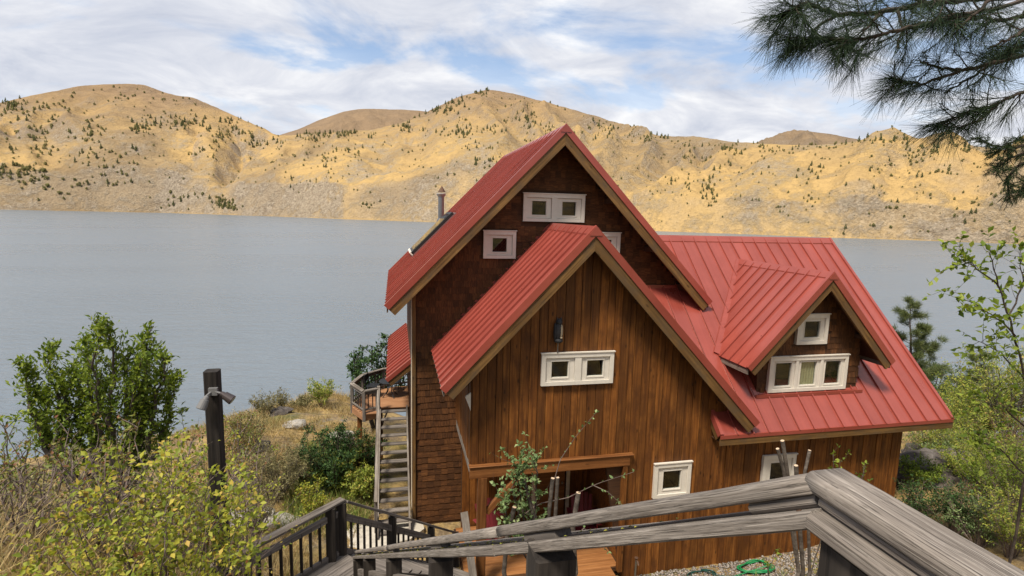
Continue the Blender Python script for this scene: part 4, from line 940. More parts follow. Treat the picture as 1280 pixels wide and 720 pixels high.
rail_run(P2, PLL, 19, M['grey']); rail_run(P2+Vector((0.05, 0.03, -0.05)), PR, 22, M['greymid'], 0.24, 0.11)
for p, zt in ((P2+Vector((-0.02, -0.02, -0.05)), 1.5), (P2+(PL-P2)*0.13+Vector((0, 0, -0.05)), 1.4), (P2+(PR-P2)*0.36+Vector((0, 0, -0.06)), 1.6), (P2+(PR-P2)*0.72+Vector((0, 0, -0.06)), 1.5), (PR+Vector((0, 0, -.05)), 1.1), (PLL+Vector((0, 0, -.05)), 1.6)):
    beam('post', p, p-Vector((0, 0, zt)), 0.15, 0.15, M['greydark'], land, ch=0.008)
zf = -5.66
dl = (PL-P2).normalized(); nl = Vector((-dl.y, dl.x, 0)); nl = nl if nl.y < 0 else -nl
for k in range(13):
    o_ = nl*(0.05+0.145*k); beam('board', P2+o_+Vector((0, 0, zf-P2.z)), PLL+o_+Vector((0, 0, zf-P2.z)), 0.138, 0.038, M['greymid'], land)
fd = (PR-P2); fs = Vector((fd.y, -fd.x, 0)).normalized()
for k in range(13):
    p = P2+fd*((k+.5)/13); p.z -= 0.99; beam('tread', p+fs*0.05, p+fs*1.0, 0.26, 0.04, M['greymid'], land)
for s in (0.03, 1.02): beam('stringer', P2+fs*s+Vector((0, 0, -1.12)), PR+fs*s+Vector((0, 0, -1.0)), 0.05, 0.24, M['greydark'], land)
# steep open stair up the left wall to the deck
DZ = -5.95
ds = thing('deck_staircase', (-0.05, 12.7, -8.1), 'steep open grey plank stair climbing beside the shingled wall to the deck', 'staircase')
sb, stp = (12.55, -8.08), (15.95, DZ)
for x in (-0.46, 0.33): beam('stringer', (x, sb[0]-0.05, sb[1]+0.02), (x, stp[0], stp[1]-0.02), 0.045, 0.24, M['grey'], ds)
for k in range(14):
    f = (k+0.5)/14; beam('tread', (-0.44, sb[0]+(stp[0]-sb[0])*f, sb[1]+(stp[1]-sb[1])*f+0.02), (0.31, sb[0]+(stp[0]-sb[0])*f, sb[1]+(stp[1]-sb[1])*f+0.02), 0.16, 0.045, M['greymid'], ds)
beam('newel_post', (-0.50, sb[0]+.25, -8.1), (-0.50, sb[0]+.25, -7.15), 0.085, 0.085, M['greymid'], ds)
beam('newel_post', (-0.50, stp[0]-.1, DZ-.3), (-0.50, stp[0]-.1, DZ+.72), 0.085, 0.085, M['grey'], ds)
beam('handrail', (-0.50, sb[0]+.15, -7.16), (-0.50, stp[0]-.05, DZ+.72), 0.085, 0.05, M['grey'], ds)

deck = thing('timber_deck', (-0.3, 16.6, DZ), 'small railed timber deck with tan boards beside the house, high over the shore', 'deck')
DP = [(-0.55, 15.80), (-0.92, 15.62), (-1.32, 16.4), (-1.05, 17.25), (-0.40, 17.85), (0.39, 18.1)]
y = 15.98
def deck_x(y):
    xs = []
    for (x0, y0), (x1, y1) in zip(DP, DP[1:]):
        if min(y0, y1) <= y <= max(y0, y1) and abs(y1-y0) > 1e-6: xs.append(x0+(x1-x0)*(y-y0)/(y1-y0))
    return min(xs) if xs else -0.4
y = 15.66
while y < 18.05:
    xr = 0.405 if y > 15.95 else -0.56
    xl = deck_x(y)
    if xr-xl > 0.1: beam('board', (xl, y, DZ-0.018), (xr, y, DZ-0.018), 0.136, 0.036, M['decking'], deck)
    y += 0.141
RZ = 0.70
for (a, b) in zip(DP, DP[1:]):
    a3, b3 = Vector((*a, DZ)), Vector((*b, DZ)); d = (b3-a3).normalized()
    beam('cap_rail', a3+Vector((0, 0, RZ)), b3+Vector((0, 0, RZ)), 0.12, 0.04, M['grey'], deck, top=True)
    beam('upper_rail', a3+Vector((0, 0, RZ-.06)), b3+Vector((0, 0, RZ-.06)), 0.04, 0.08, M['greymid'], deck, top=True)
    beam('bottom_rail', a3+Vector((0, 0, 0.10)), b3+Vector((0, 0, 0.10)), 0.05, 0.05, M['grey'], deck)
    beam('rim_joist', a3+Vector((0, 0, -0.14)), b3+Vector((0, 0, -0.14)), 0.045, 0.21, M['decking'], deck)
    beam('post', a3+Vector((0, 0, -.25)), a3+Vector((0, 0, RZ-.04)), 0.09, 0.09, M['greymid'], deck)
    L = (b3-a3).length; n = max(3, int(L/0.115))
    for k in range(1, n): p = a3+(b3-a3)*(k/n); beam('baluster', p+Vector((0, 0, 0.11)), p+Vector((0, 0, RZ-.10)), 0.03, 0.03, M['greydark'], deck, ch=0.002)
for x, y in ((-1.1, 16.4), (-0.5, 17.5)): beam('support_post', (x, y, gz(x, y)-0.3), (x, y, DZ-0.04), 0.14, 0.14, M['beam'], deck)
beam('bearer', (-1.2, 16.4, DZ-.14), (0.4, 16.4, DZ-.14), 0.09, 0.2, M['beam'], deck)

# ------------------------------------------------------------------ plants
def unit(v): return v/np.maximum(1e-9, np.linalg.norm(v, axis=-1, keepdims=True))
def leaf_arrays(P, D, L, Wd, rs, flat=0.5):
    """one folded leaf (two triangles) per row"""
    n = len(P); D = unit(D); N = unit(rs.normal(size=(n, 3))*flat + np.array([0, 0, 1.0])); S = unit(np.cross(D, N)); N = np.cross(S, D)
    L = L[:, None]; Wd = Wd[:, None]
    V = np.stack([P, P+D*L*0.45+S*Wd*0.5+N*Wd*0.18, P+D*L-N*L*0.10, P+D*L*0.45-S*Wd*0.5+N*Wd*0.18], 1).reshape(-1, 3)
    b = np.arange(n)[:, None]*4; T = np.concatenate([b+[0, 1, 2], b+[0, 2, 3]], 1).reshape(-1, 3); return V, T
def needle_arrays(P, D, L, wd, rs):
    n = len(P); D = unit(D); S = unit(np.cross(D, rs.normal(size=(n, 3))))*(wd*0.5)
    tip = P+D*L[:, None]; tip[:, 2] -= L*0.10
    V = np.stack([P-S, P+S, tip+S*0.35, tip-S*0.35], 1).reshape(-1, 3); b = np.arange(n)[:, None]*4
    return V, np.concatenate([b+[0, 1, 2], b+[0, 2, 3]], 1).reshape(-1, 3)
def branch(p, d, L, n, rs, wob=0.18, lift=0.0):
    pts = [np.array(p, float)]; d = np.array(d, float); d /= np.linalg.norm(d)
    for k in range(n):
        d = d+rs.normal(size=3)*wob+np.array([0, 0, lift]); d /= np.linalg.norm(d); pts.append(pts[-1]+d*L/n)
    return pts
def along(pts, t):
    k = t*(len(pts)-1); i = min(int(k), len(pts)-2); f = k-i; return pts[i]*(1-f)+pts[i+1]*f, pts[i+1]-pts[i]
def shrub(name, base, H, R, seed, label, cat, lm, bm_='bark', stems=9, twigs=9, leaves=14, ll=0.07, lw=0.5, start=0.25, tl=0.35, group=None, wob=0.12, r0=0.02, lean=(0, 0), flat=0.7, droop=0.0, part='crown', lift=0.02, cluster=1.0, extra=0):
    """stems fan out from the base, carry side twigs, and leaves sit along the twigs"""
    rs = np.random.RandomState(seed); base = Vector(base); t = thing(name, base, label, cat, group)
    b0 = np.array(base); mb = MB(); P = []; D = []
    for s in range(stems):
        a = 2*math.pi*(s+rs.uniform(-.3, .3))/stems; q = math.sqrt(rs.uniform(0.02, 1)); h = H*(1-0.35*q*q)*rs.uniform(0.78, 1.0)
        tip = np.array([R*q*math.cos(a)+lean[0]*h, R*q*math.sin(a)+lean[1]*h, h]); off = np.array([math.cos(a), math.sin(a), 0])*R*0.10*q
        n = 7; pts = [b0+off+tip*np.array([k/n, k/n, (k/n)**0.92])+rs.normal(size=3)*wob*H*0.12*(k/n if k else 0) for k in range(n+1)]; pts[0][2] -= 0.1
        rr = r0*rs.uniform(.7, 1.2); mb.tube(pts, [rr*(1-0.85*k/n) for k in range(n+1)], 5, False)
        for w_ in range(twigs):
            f = start+(1-start)*((w_+rs.uniform(0, 1))/twigs); p, d = along(pts, min(f, 0.999)); d = d/np.linalg.norm(d)
            o = rs.normal(size=3); o[2] = abs(o[2])*0.5+0.1-droop; o = o/np.linalg.norm(o); L = tl*H*(1.05-0.55*f)*rs.uniform(0.5, 1.1)
            tp = branch(p, d*0.45+o*0.8, L, 4, rs, 0.16, lift-droop*0.3); mb.tube(tp, [rr*0.34*(1-0.2*k) for k in range(5)], 3, False)
            nl = max(1, int(leaves*rs.uniform(0.6, 1.3)))
            for _ in range(nl):
                g_ = rs.uniform(0.15, 1.0)**0.8; pp, dd = along(tp, min(g_, .999)); dd = dd/np.linalg.norm(dd)
                P.append(pp+rs.normal(size=3)*ll*0.45*cluster); D.append(dd*0.4+rs.normal(size=3)*0.75+np.array([0, 0, 0.1-droop]))
    P = np.array(P); D = np.array(D); n = len(P); Ls = ll*rs.uniform(0.6, 1.25, n)
    mb.build('stems', M[bm_], t)
    V, T = leaf_arrays(P, D, Ls, Ls*lw, rs, flat); obj(part, npmesh(part, V-b0, T), M[lm], t, base)
    return t
def gp(u, v, Y, dz=0.0):                          # ground point under an image position at distance Y
    p = atY(u, v, Y); return Vector((p.x, p.y, gz(p.x, p.y)+dz))
def top_h(u, v, Y): p = atY(u, v, Y); return p.z-gz(p.x, p.y)

# left: green tree, brush, the yellow bush in front
def lobes(name, us, seed, label, lm, ll, leaves, R, Y):
    """one tree of several upright boughs, tall in the middle"""
    base = gp(132, 560, Y); rs = np.random.RandomState(seed); t = thing(name, base, label, 'tree'); mb = MB(); P = []; D = []; b0 = np.array(base)
    for (u, vt, vb, wd) in us:
        tip = np.array(atY(u, vt, Y+rs.uniform(-.8, .8))); low = np.array(atY(u*0.75+132*.25, vb, Y)); n = 9
        pts = [b0, b0*0.5+low*0.5+rs.normal(size=3)*.05, low]+[low+(tip-low)*k/n+rs.normal(size=3)*0.035 for k in range(1, n+1)]
        mb.tube(pts, [0.05*(1-0.9*k/(len(pts)-1)) for k in range(len(pts))], 5, False); hl = np.linalg.norm(tip-low)
        for w_ in range(34):
            f = 0.15+0.84*((w_+rs.uniform())/34); p, d = along(pts, f); o = rs.normal(size=3); o[2] = abs(o[2])*.4+.25; o /= np.linalg.norm(o)
            L = wd*0.72*(0.35+1.0*math.sin(math.pi*min(1, (1.02-f)*1.25)))*rs.uniform(.5, 1.1); tp = branch(p, o+np.array([0, 0, .55]), L, 4, rs, 0.14, 0.12); mb.tube(tp, [0.008*(1-.2*k) for k in range(5)], 3, False)
            for _ in range(int(leaves*rs.uniform(.6, 1.3))):
                pp, dd = along(tp, min(.999, rs.uniform(.1, 1))); P.append(pp+rs.normal(size=3)*ll*.5); D.append(dd/np.linalg.norm(dd)*.5+rs.normal(size=3)*.6+np.array([0, 0, .25]))
    P = np.array(P); D = np.array(D); Ls = ll*rs.uniform(.6, 1.25, len(P)); mb.build('trunk', M['bark'], t); V, T = leaf_arrays(P, D, Ls, Ls*.42, rs, .7); obj('crown', npmesh('crown', V-b0, T), M[lm], t, base)
lobes('leafy_tree', [(118,400,560,.42),(142,408,555,.46),(188,412,545,.42),(62,428,560,.36),(30,452,560,.30),(95,455,570,.42),(160,440,570,.48),(205,450,560,.42),(222,470,560,.32),(80,470,590,.4),(130,480,600,.45),(185,480,590,.42),(110,425,570,.4),(172,455,575,.42),(50,490,590,.35)], 5, 'bushy bright green tree with upright boughs at the left against the lake', 'lf_green', 0.082, 30, 1.0, 9.0)
shrub('leafy_shrub', gp(242, 545, 8.2), top_h(242, 478, 8.2), 0.45, 12, 'small green shrub just left of the light post', 'shrub', 'lf_green', stems=7, twigs=9, leaves=12, ll=0.07)
shrub('leafy_shrub', gp(8, 560, 8.0), top_h(8, 505, 8.0), 0.55, 13, 'green shrub at the far left edge below the tree', 'shrub', 'lf_green', stems=7, twigs=9, leaves=11, ll=0.07)
shrub('rusty_shrub', gp(45, 600, 6.4), top_h(45, 535, 6.4), 0.95, 14, 'rust and olive brush at the left edge behind the dry grass', 'shrub', 'lf_red', 'twig', stems=16, twigs=10, leaves=9, ll=0.05)
shrub('rusty_shrub', gp(180, 600, 5.6), top_h(185, 528, 5.6), 1.0, 15, 'reddish twiggy shrub between the green tree and the yellow bush', 'shrub', 'lf_red', 'twig', stems=18, twigs=11, leaves=10, ll=0.05)
shrub('rusty_shrub', gp(110, 610, 5.0), top_h(110, 560, 5.0), 0.8, 16, 'olive brown brush left of the yellow bush', 'shrub', 'lf_sage', 'twig', stems=16, twigs=10, leaves=8, ll=0.04)
yb = gp(190, 700, 3.55)
shrub('yellow_bush', yb, top_h(185, 545, 3.55), 0.70, 17, 'spreading yellow green bush with bare grey twigs in the left foreground', 'shrub', 'lf_yellow', 'twig', stems=26, twigs=13, leaves=15, ll=0.040, lw=0.62, start=0.35, r0=0.009, tl=0.24, flat=0.5, cluster=1.3)
shrub('yellow_bush', gp(270, 720, 3.5), top_h(275, 610, 3.5), 0.35, 18, 'small yellow green bush against the left end of the landing rail', 'shrub', 'lf_yellow', 'twig', stems=10, twigs=10, leaves=9, ll=0.05, lw=0.62, r0=0.008, tl=0.24, flat=0.5)
shrub('yellow_bush', gp(298, 560, 7.4), top_h(300, 500, 7.4), 0.40, 19, 'yellow green shrub just right of the light post', 'shrub', 'lf_yellow', 'twig', stems=9, twigs=8, leaves=8, ll=0.05)
shrub('grey_brush', gp(25, 640, 4.6), top_h(25, 590, 4.6), 0.75, 20, 'grey leafless brush above the straw at the left edge', 'shrub', 'lf_sage', 'twig', stems=26, twigs=10, leaves=3, ll=0.03)

# dry slope between the post and the house
SL = [(345,600,14.6,552,.95,'lf_sage','sagebrush','large grey green sagebrush in the middle of the dry slope','bark',24,13,.045),
 (308,560,17.5,512,.7,'lf_sage','sagebrush','olive bush near the crest right of the light post','bark',14,10,.05),
 (330,520,21,490,.5,'lf_sage','sagebrush','small dry bush on the crest above the water','twig',12,9,.05),
 (352,518,22,486,.35,'lf_sage','sagebrush','narrow upright dry bush on the crest','twig',9,8,.05),
 (402,505,22,470,.55,'lf_olive','leafy_shrub','slender olive shrub on the crest left of the deck','twig',9,9,.06),
 (380,520,22,495,.6,'lf_sage','sagebrush','low grey bush on the crest left of the slender shrub','twig',12,9,.05),
 (388,628,13.6,600,.38,'lf_yellow','yellow_bush','small yellow green bush beside the path stones','twig',9,8,.05),
 (378,585,15.6,560,.6,'lf_sage','sagebrush','grey bush right of the large sagebrush','bark',14,9,.045),
 (425,600,15.2,565,.7,'lf_olive','leafy_shrub','grassy olive bush left of the deck stair','twig',16,10,.06),
 (455,610,14.4,580,.45,'lf_olive','leafy_shrub','bright green tuft beside the foot of the deck stair','twig',14,9,.06),
 (452,585,16.0,545,.5,'lf_red','rusty_shrub','rusty seed-head brush left of the deck stair','twig',16,9,.05),
 (320,640,12.6,605,.5,'lf_sage','sagebrush','dark low brush above the pale path stones','twig',14,9,.04),
 (300,540,16,515,.5,'lf_red','rusty_shrub','rusty low bush on the slope behind the light post','twig',12,8,.05)]
for k, (u, v, Y, vt, R, lm, nm, lb, bk, st, tw, ll) in enumerate(SL):
    shrub(nm, gp(u, v, Y), max(0.45, top_h(u, vt, Y)), R, 100+k, lb, 'shrub', lm, bk, stems=int(st*1.3), twigs=tw, leaves=18, ll=ll*1.35, lw=0.35 if lm == 'lf_sage' else .5, r0=0.012)
shrub('leafy_tree', gp(470, 500, 20.0), top_h(468, 405, 20.0), 1.15, 31, 'dark green leafy tree rising behind the deck railing', 'tree', 'lf_dark', 'barkdark', stems=11, twigs=16, leaves=20, ll=0.14, start=0.35, tl=0.22, r0=0.05)
shrub('dark_shrub', (-1.75, 15.2, gz(-1.75, 15.2)), 2.15, 0.95, 32, 'dark evergreen shrub spreading under the corner of the deck', 'shrub', 'lf_dark', 'barkdark', stems=13, twigs=18, leaves=34, ll=0.085, lw=.4, start=0.10, tl=0.30, r0=0.03, droop=.1)
shrub('dark_shrub', (-0.95, 16.0, gz(-.95, 16.0)), 1.75, 0.6, 33, 'dark evergreen shrub between the deck and its stair', 'shrub', 'lf_dark', 'barkdark', stems=10, twigs=16, leaves=32, ll=0.085, lw=.35, start=0.08, tl=0.30, r0=0.03, droop=.1)

# right of the house
RL = [(1185,545,15.5,470,1.1,'lf_olive','leafy_shrub','pale olive shrub rising just past the roof corner','bark',12,13,.09),
 (1225,540,17,455,1.5,'lf_olive','leafy_tree','bushy olive green tree behind the slope at the right','bark',14,15,.11),
 (1268,520,15,425,1.2,'lf_olive','leafy_tree','light green tree at the right edge behind the sapling','bark',13,15,.10),
 (1150,560,14.5,528,.45,'lf_pale','leafy_shrub','thin pale shrub beside the corner of the house','bark',6,8,.06),
 (1200,575,12.8,535,.6,'lf_olive','leafy_shrub','yellow green bush above the large boulder','twig',12,10,.06),
 (1245,590,10.5,535,.8,'lf_olive','leafy_shrub','yellow green bush beside the smaller rock at the right','twig',13,12,.06),
 (1195,650,8.8,605,.7,'lf_dark','leafy_shrub','dark green bush just above the railing at the right','twig',14,12,.055),
 (1265,690,7.6,610,.7,'lf_olive','leafy_shrub','leafy bush at the right edge above the rail end','twig',14,12,.055),
 (1145,630,9.6,600,.5,'lf_dark','leafy_shrub','low green bush in front of the mottled boulder','twig',12,10,.055),
 (1225,670,8.2,625,.55,'lf_pale','leafy_shrub','pale green bush between the dark bush and the rail end','twig',12,11,.05),
 (1180,500,21,455,1.4,'lf_dark','leafy_tree','dark green tree low behind the roof corner','barkdark',12,13,.13),
 (1262,560,12.5,500,.8,'lf_red','rusty_shrub','rusty tinted bush under the light green tree','twig',12,11,.06),
 (1213,560,19,500,1.0,'lf_red','rusty_shrub','brown autumn brush behind the boulders','twig',14,11,.08),
 (1170,600,12.2,560,.55,'lf_olive','leafy_shrub','low leafy clump growing over the top of the mottled boulder','twig',12,10,.055),
 (1230,620,9.6,570,.6,'lf_green','leafy_shrub','fresh green bush below the smaller rock','twig',12,10,.055),
 (1205,530,16.5,478,.9,'lf_olive','leafy_shrub','tall olive bush between the two pines','bark',12,12,.08),
 (1240,470,22,418,1.6,'lf_olive','leafy_tree','tall light green tree crown right of the small pointed pine','bark',13,14,.13),
 (1170,545,13.6,498,.7,'lf_olive','leafy_shrub','light green bush under the right eave corner','twig',13,12,.07),
 (1275,585,8.4,500,.8,'lf_green','leafy_shrub','tall green bush behind the sapling at the right edge','twig',13,12,.065),
 (1150,615,10.8,572,.6,'lf_green','leafy_shrub','green bush growing against the lower face of the mottled boulder','twig',13,11,.06),
 (1205,615,10.6,560,.75,'lf_olive','leafy_shrub','yellow green bush right of the mottled boulder','twig',14,12,.06),
 (1180,590,13.0,540,.6,'lf_pale','leafy_shrub','pale leafy bush in front of the grey boulder','twig',12,11,.06),
 (1290,640,9,560,.8,'lf_olive','leafy_shrub','olive bush cut by the right edge of the view','twig',13,11,.06)]
for k, (u, v, Y, vt, R, lm, nm, lb, bk, st, tw, ll) in enumerate(RL):
    shrub(nm, gp(u, v, Y), max(0.5, top_h(u, vt, Y)), R, 200+k, lb, 'tree' if 'tree' in nm else 'shrub', lm, bk, stems=int(st*1.3), twigs=int(tw*1.2), leaves=15, ll=ll, r0=0.03 if 'tree' in nm else .012, start=.15)

def pine(base, H, R, seed, label, nm='pine_tree', needle='needle2', nl=0.16, whorls=11, dens=70, gap=0.25):
    rs = np.random.RandomState(seed); base = Vector(base); t = thing(nm, base, label, 'tree'); b0 = np.array(base); mb = MB()
    tr = [b0+np.array([rs.normal()*.02*H*k/8, rs.normal()*.02*H*k/8, H*k/8-0.15]) for k in range(9)]; mb.tube(tr, [0.022*H*(1-.93*k/8) for k in range(9)], 7, False); mb.build('trunk', M['barkdark'], t)
    mb = MB(); P = []; D = []
    for w_ in range(whorls):
        f = gap+(1-gap)*w_/whorls; nb_ = rs.randint(3, 6)
        for k in range(nb_):
            a = rs.uniform(0, 6.28); p, _ = along(tr, min(.99, f+rs.uniform(0, .05))); L = R*(1.05-f)**0.8*rs.uniform(.55, 1.15)+.1
            bp = branch(p, (math.cos(a), math.sin(a), 0.25), L, 5, rs, .15, .07); mb.tube(bp, [.009*H*.3*(1-.16*q) for q in range(6)], 4, False)
            for s in range(3+int(L*4)):
                g_ = rs.uniform(.35, 1.0); pp, dd = along(bp, min(.999, g_)); dd = dd/np.linalg.norm(dd); tw = pp+(dd*.4+rs.normal(size=3)*.5+np.array([0, 0, .35]))*L*.16
                n = dens; P += list(tw+rs.normal(size=(n, 3))*nl*.22); D += list(unit(rs.normal(size=(n, 3)))+dd*.7+np.array([0, 0, .35]))
    mb.build('branches', M['barkdark'], t)
    P = np.array(P); D = np.array(D); V, T = needle_arrays(P, D, nl*rs.uniform(.7, 1.2, len(P)), nl*.055, rs); obj('needles', npmesh('needles', V-b0, T), M[needle], t, base); return t
pb_ = Vector((24.0, 20.0, gz(24.0, 20.0))); pine(pb_, atY(1136, 377, 20).z-pb_.z, 2.1, 41, 'sparse young pine standing against the lake past the red roof', nl=.24, whorls=10, dens=80, gap=.3)
pb_ = gp(1212, 520, 19.5); pine(pb_, top_h(1214, 436, 19.5), 1.3, 42, 'small pointed pine right of the sparse young pine', nl=.2, whorls=12, dens=60, gap=.1)
pb_ = gp(1165, 520, 24); pine(pb_, top_h(1165, 452, 24), 1.4, 43, 'low pine at the roof edge behind the sparse one', nl=.22, whorls=10, dens=55, gap=.1)

# open sapling leaning in from the right
sb_ = Vector((7.9, 4.9, gz(7.9, 4.9)))
def polyplant(name, base, label, cat, limbs, lm, bm_, ll, lw, seed, per=10, tw=8, tl=.35, r0=.018):
    rs = np.random.RandomState(seed); t = thing(name, base, label, cat); b0 = np.array(base); mb = MB(); P = []; D = []
    for pts, r, k0 in limbs:
        pts = [np.array(p, float) for p in pts]; fine = []
        for a, b in zip(pts, pts[1:]):
            for q in range(5): fine.append(a+(b-a)*q/5+rs.normal(size=3)*.008)
        fine.append(pts[-1]); n = len(fine); mb.tube(fine, [r*(1-.85*k/(n-1))+.0015 for k in range(n)], 5, False)
        for w_ in range(tw):
            f = k0+(1-k0)*((w_+rs.uniform())/tw); p, d = along(fine, min(f, .999)); d = d/np.linalg.norm(d); tp = branch(p, d*.7+rs.normal(size=3)*.55+np.array([0, 0, .2]), tl*rs.uniform(.4, 1.1), 4, rs, .2, .0); mb.tube(tp, [.0035*(1-.2*k) for k in range(5)], 3, False)
            for _ in range(int(per*rs.uniform(.5, 1.4))):
                pp, dd = along(tp, min(.999, rs.uniform(.1, 1))); P.append(pp); D.append(dd/np.linalg.norm(dd)*.5+rs.normal(size=3)*.6)
    P = np.array(P); D = np.array(D); Ls = ll*rs.uniform(.6, 1.25, len(P)); mb.build('stems', M[bm_], t); V, T = leaf_arrays(P, D, Ls, Ls*lw, rs, .8); obj('crown', npmesh('crown', V-b0, T), M[lm], t, base); return t
def sap(uvs, Y): return [atY(u, v, Y) for u, v in uvs]
b_ = sb_
polyplant('sapling', b_, 'open sapling with broad green leaves reaching in from the right edge', 'tree', [
 ([b_, *sap([(1290, 560), (1282, 470), (1262, 400), (1245, 345), (1238, 312)], 4.9)], .018, .4), ([*sap([(1284, 480), (1250, 440), (1218, 425)], 4.9)], .010, .3), ([*sap([(1270, 420), (1240, 392), (1200, 368)], 4.8)], .009, .3),
 ([*sap([(1262, 400), (1278, 350), (1276, 318)], 5.0)], .010, .2), ([*sap([(1250, 360), (1222, 335), (1196, 322)], 4.9)], .008, .4), ([*sap([(1290, 540), (1255, 510), (1222, 500)], 4.8)], .011, .3), ([*sap([(1290, 600), (1250, 560), (1215, 548)], 4.7)], .011, .3), ([*sap([(1284, 470), (1300, 420), (1310, 360)], 4.9)], .012, .2)],
 'lf_green', 'barkdark', 0.082, .62, 51, per=9, tw=14, tl=.45)

# pruned shrub in front of the porch, and the cut-back trunk below the right window
pbz = Vector((1.85, 6.7, gz(1.85, 6.7)))
def A6(*uv): return [atY(u, v, 6.7) for u, v in uv]
porch_shrub = polyplant('pruned_shrub', pbz, 'pruned leafy shrub with sawn-off stems in front of the porch', 'shrub', [
 ([pbz, *A6((668, 720), (655, 650), (648, 600), (640, 572))], .022, .45), ([pbz, *A6((690, 720), (668, 640), (672, 590), (664, 566))], .022, .45), ([pbz, *A6((676, 725), (640, 665), (628, 625))], .022, .5), ([pbz, *A6((690, 700), (672, 660), (660, 640))], .02, .4), ([pbz, *A6((680, 720), (650, 655), (640, 610), (655, 585))], .02, .45)],
 'lf_pale', 'barkdark', 0.062, .66, 52, per=13, tw=20, tl=.42)
def sub_tube(parent, pts, r, cap=True):
    r *= .72; mb = MB(); mb.tube(pts, [r*1.3, *[r]*(len(pts)-1)], 9); o = mb.build('sawn_stem', M['bark'], parent, smooth=False)
    if cap:
        a, b = Vector(pts[-2]), Vector(pts[-1]); d = (b-a).normalized(); mb = MB(); mb.tube([b-d*.002, b+d*.004], r*.94, 9); mb.build('cut_end', M['cut'], o)
for uv, r in (([(690, 720), (684, 660), (691, 598)], .040), ([(700, 715), (694, 650), (697, 597)], .036), ([(630, 715), (634, 670), (643, 634)], .045), ([(720, 715), (716, 660), (723, 616)], .048), ([(676, 720), (668, 650), (655, 600)], .035)):
    sub_tube(porch_shrub, [pbz, *A6(*uv)], r)
rs = np.random.RandomState(8); mb = MB(); P = []; D = []
for uv in ([(693, 600), (700, 575), (720, 545), (745, 516)], [(640, 655), (672, 630), (710, 622), (745, 605), (792, 590)], [(740, 606), (760, 615), (778, 632)], [(700, 690), (730, 660), (760, 690)]):
    pts = [np.array(p) for p in A6(*uv)]; fine = [along(pts, min(.999, k/14))[0] for k in range(15)]; mb.tube(fine, [.008*(1-.7*k/14) for k in range(15)], 5, False)
    for k in range(4, 15):
        for _ in range(1+(k > 11)*2): P.append(fine[k]); D.append(rs.normal(size=3)*.6+(fine[k]-fine[k-1])*3)
mb.build('long_shoots', M['twig'], porch_shrub); P = np.array(P); D = np.array(D); Ls = .06*rs.uniform(.7, 1.2, len(P)); V, T = leaf_arrays(P, D, Ls, Ls*.6, rs, .8)
obj('shoot_leaves', npmesh('shoot_leaves', V-np.array(pbz), T), M['lf_pale'], porch_shrub, pbz)
tbz = Vector((6.15, 6.6, gz(6.15, 6.6)))
def A7(*uv): return [atY(u, v, 6.6) for u, v in uv]
trunk = polyplant('cut_back_tree', tbz, 'cut-back tree trunk with sawn limbs standing behind the rail bend', 'tree', [([tbz, *A7((1020, 700), (1040, 620), (1042, 568))], .012, .6), ([tbz, *A7((1030, 690), (1055, 620), (1050, 572))], .012, .6), ([tbz, *A7((1040, 680), (1075, 610), (1080, 590))], .012, .7), ([tbz, *A7((960, 715), (968, 690))], .012, .2), ([tbz, *A7((1030, 715), (1026, 670))], .012, .2)], 'lf_green', 'bark', .06, .6, 53, per=7, tw=7, tl=.26)
for uv, r in (([(998, 715), (990, 640), (984, 590), (978, 551)], .042), ([(998, 715), (986, 640), (980, 590), (972, 561)], .036), ([(1004, 715), (998, 640), (995, 582)], .045), ([(1012, 715), (1010, 640), (1006, 590), (1012, 563)], .034)):
    sub_tube(trunk, [tbz, *A7(*uv)], r)

# the big pine whose boughs hang into the top right corner; its trunk stands out of view
tb = Vector((8.2, 3.3, gz(8.2, 3.3))); bp_ = thing('ponderosa_pine', tb, 'long needled pine whose dark boughs hang into the top right corner', 'tree')
mb = MB(); tr = [Vector((8.2+.1*math.sin(k), 3.3+.08*math.cos(k*1.3), tb.z-.3+k*1.5)) for k in range(11)]; mb.tube(tr, [.30-.02*k for k in range(11)], 12, False); mb.build('trunk', M['barkdark'], bp_, smooth=True)
rs = np.random.RandomState(61)
BR = [ # image positions along each bough, distance, and the radius at its thick end
 ([(1420, -10), (1300, -5), (1220, -2), (1150, 6), (1100, 16), (1046, 19), (1008, 3), (992, 12), (976, 17)], 2.9, .022),
 ([(1400, 10), (1290, 0), (1200, 18), (1136, 34), (1090, 46), (1060, 50), (1020, 48), (992, 50)], 2.8, .014),
 ([(1100, 16), (1085, 34), (1060, 62)], 2.85, .008), ([(1046, 19), (1020, 34), (1003, 60)], 2.85, .007), ([(1120, 12), (1128, 34), (1120, 60)], 2.85, .008),
 ([(1420, 20), (1330, 60), (1280, 69), (1210, 86), (1151, 105), (1128, 102), (1113, 96)], 2.7, .014),
 ([(1240, 78), (1210, 100), (1180, 116)], 2.7, .008), ([(1200, 88), (1170, 84), (1150, 76)], 2.7, .008),
 ([(1420, 50), (1330, 95), (1280, 115), (1240, 132), (1209, 141), (1172, 155)], 2.65, .012), ([(1250, 128), (1225, 150), (1200, 160)], 2.6, .007),
 ([(1400, -20), (1300, 18), (1240, 26), (1200, 20), (1165, 30)], 2.75, .014), ([(1300, 20), (1270, 45), (1235, 60)], 2.7, .01), ([(1420, 0), (1330, 30), (1280, 55), (1250, 70)], 2.6, .01),
 ([(1300, -20), (1230, -10), (1180, 2), (1150, -6)], 2.6, .012), ([(1250, -12), (1215, 20), (1190, 44)], 2.65, .009), ([(1300, 0), (1275, 20), (1260, 36)], 2.6, .01),
 ([(1090, -6), (1060, -4), (1030, -10), (1005, -2)], 2.95, .008), ([(1160, 4), (1140, -2), (1110, -8)], 2.9, .008)]
mb = MB(); P = []; D = []; LL = []
tr_np = [np.array(x) for x in tr]
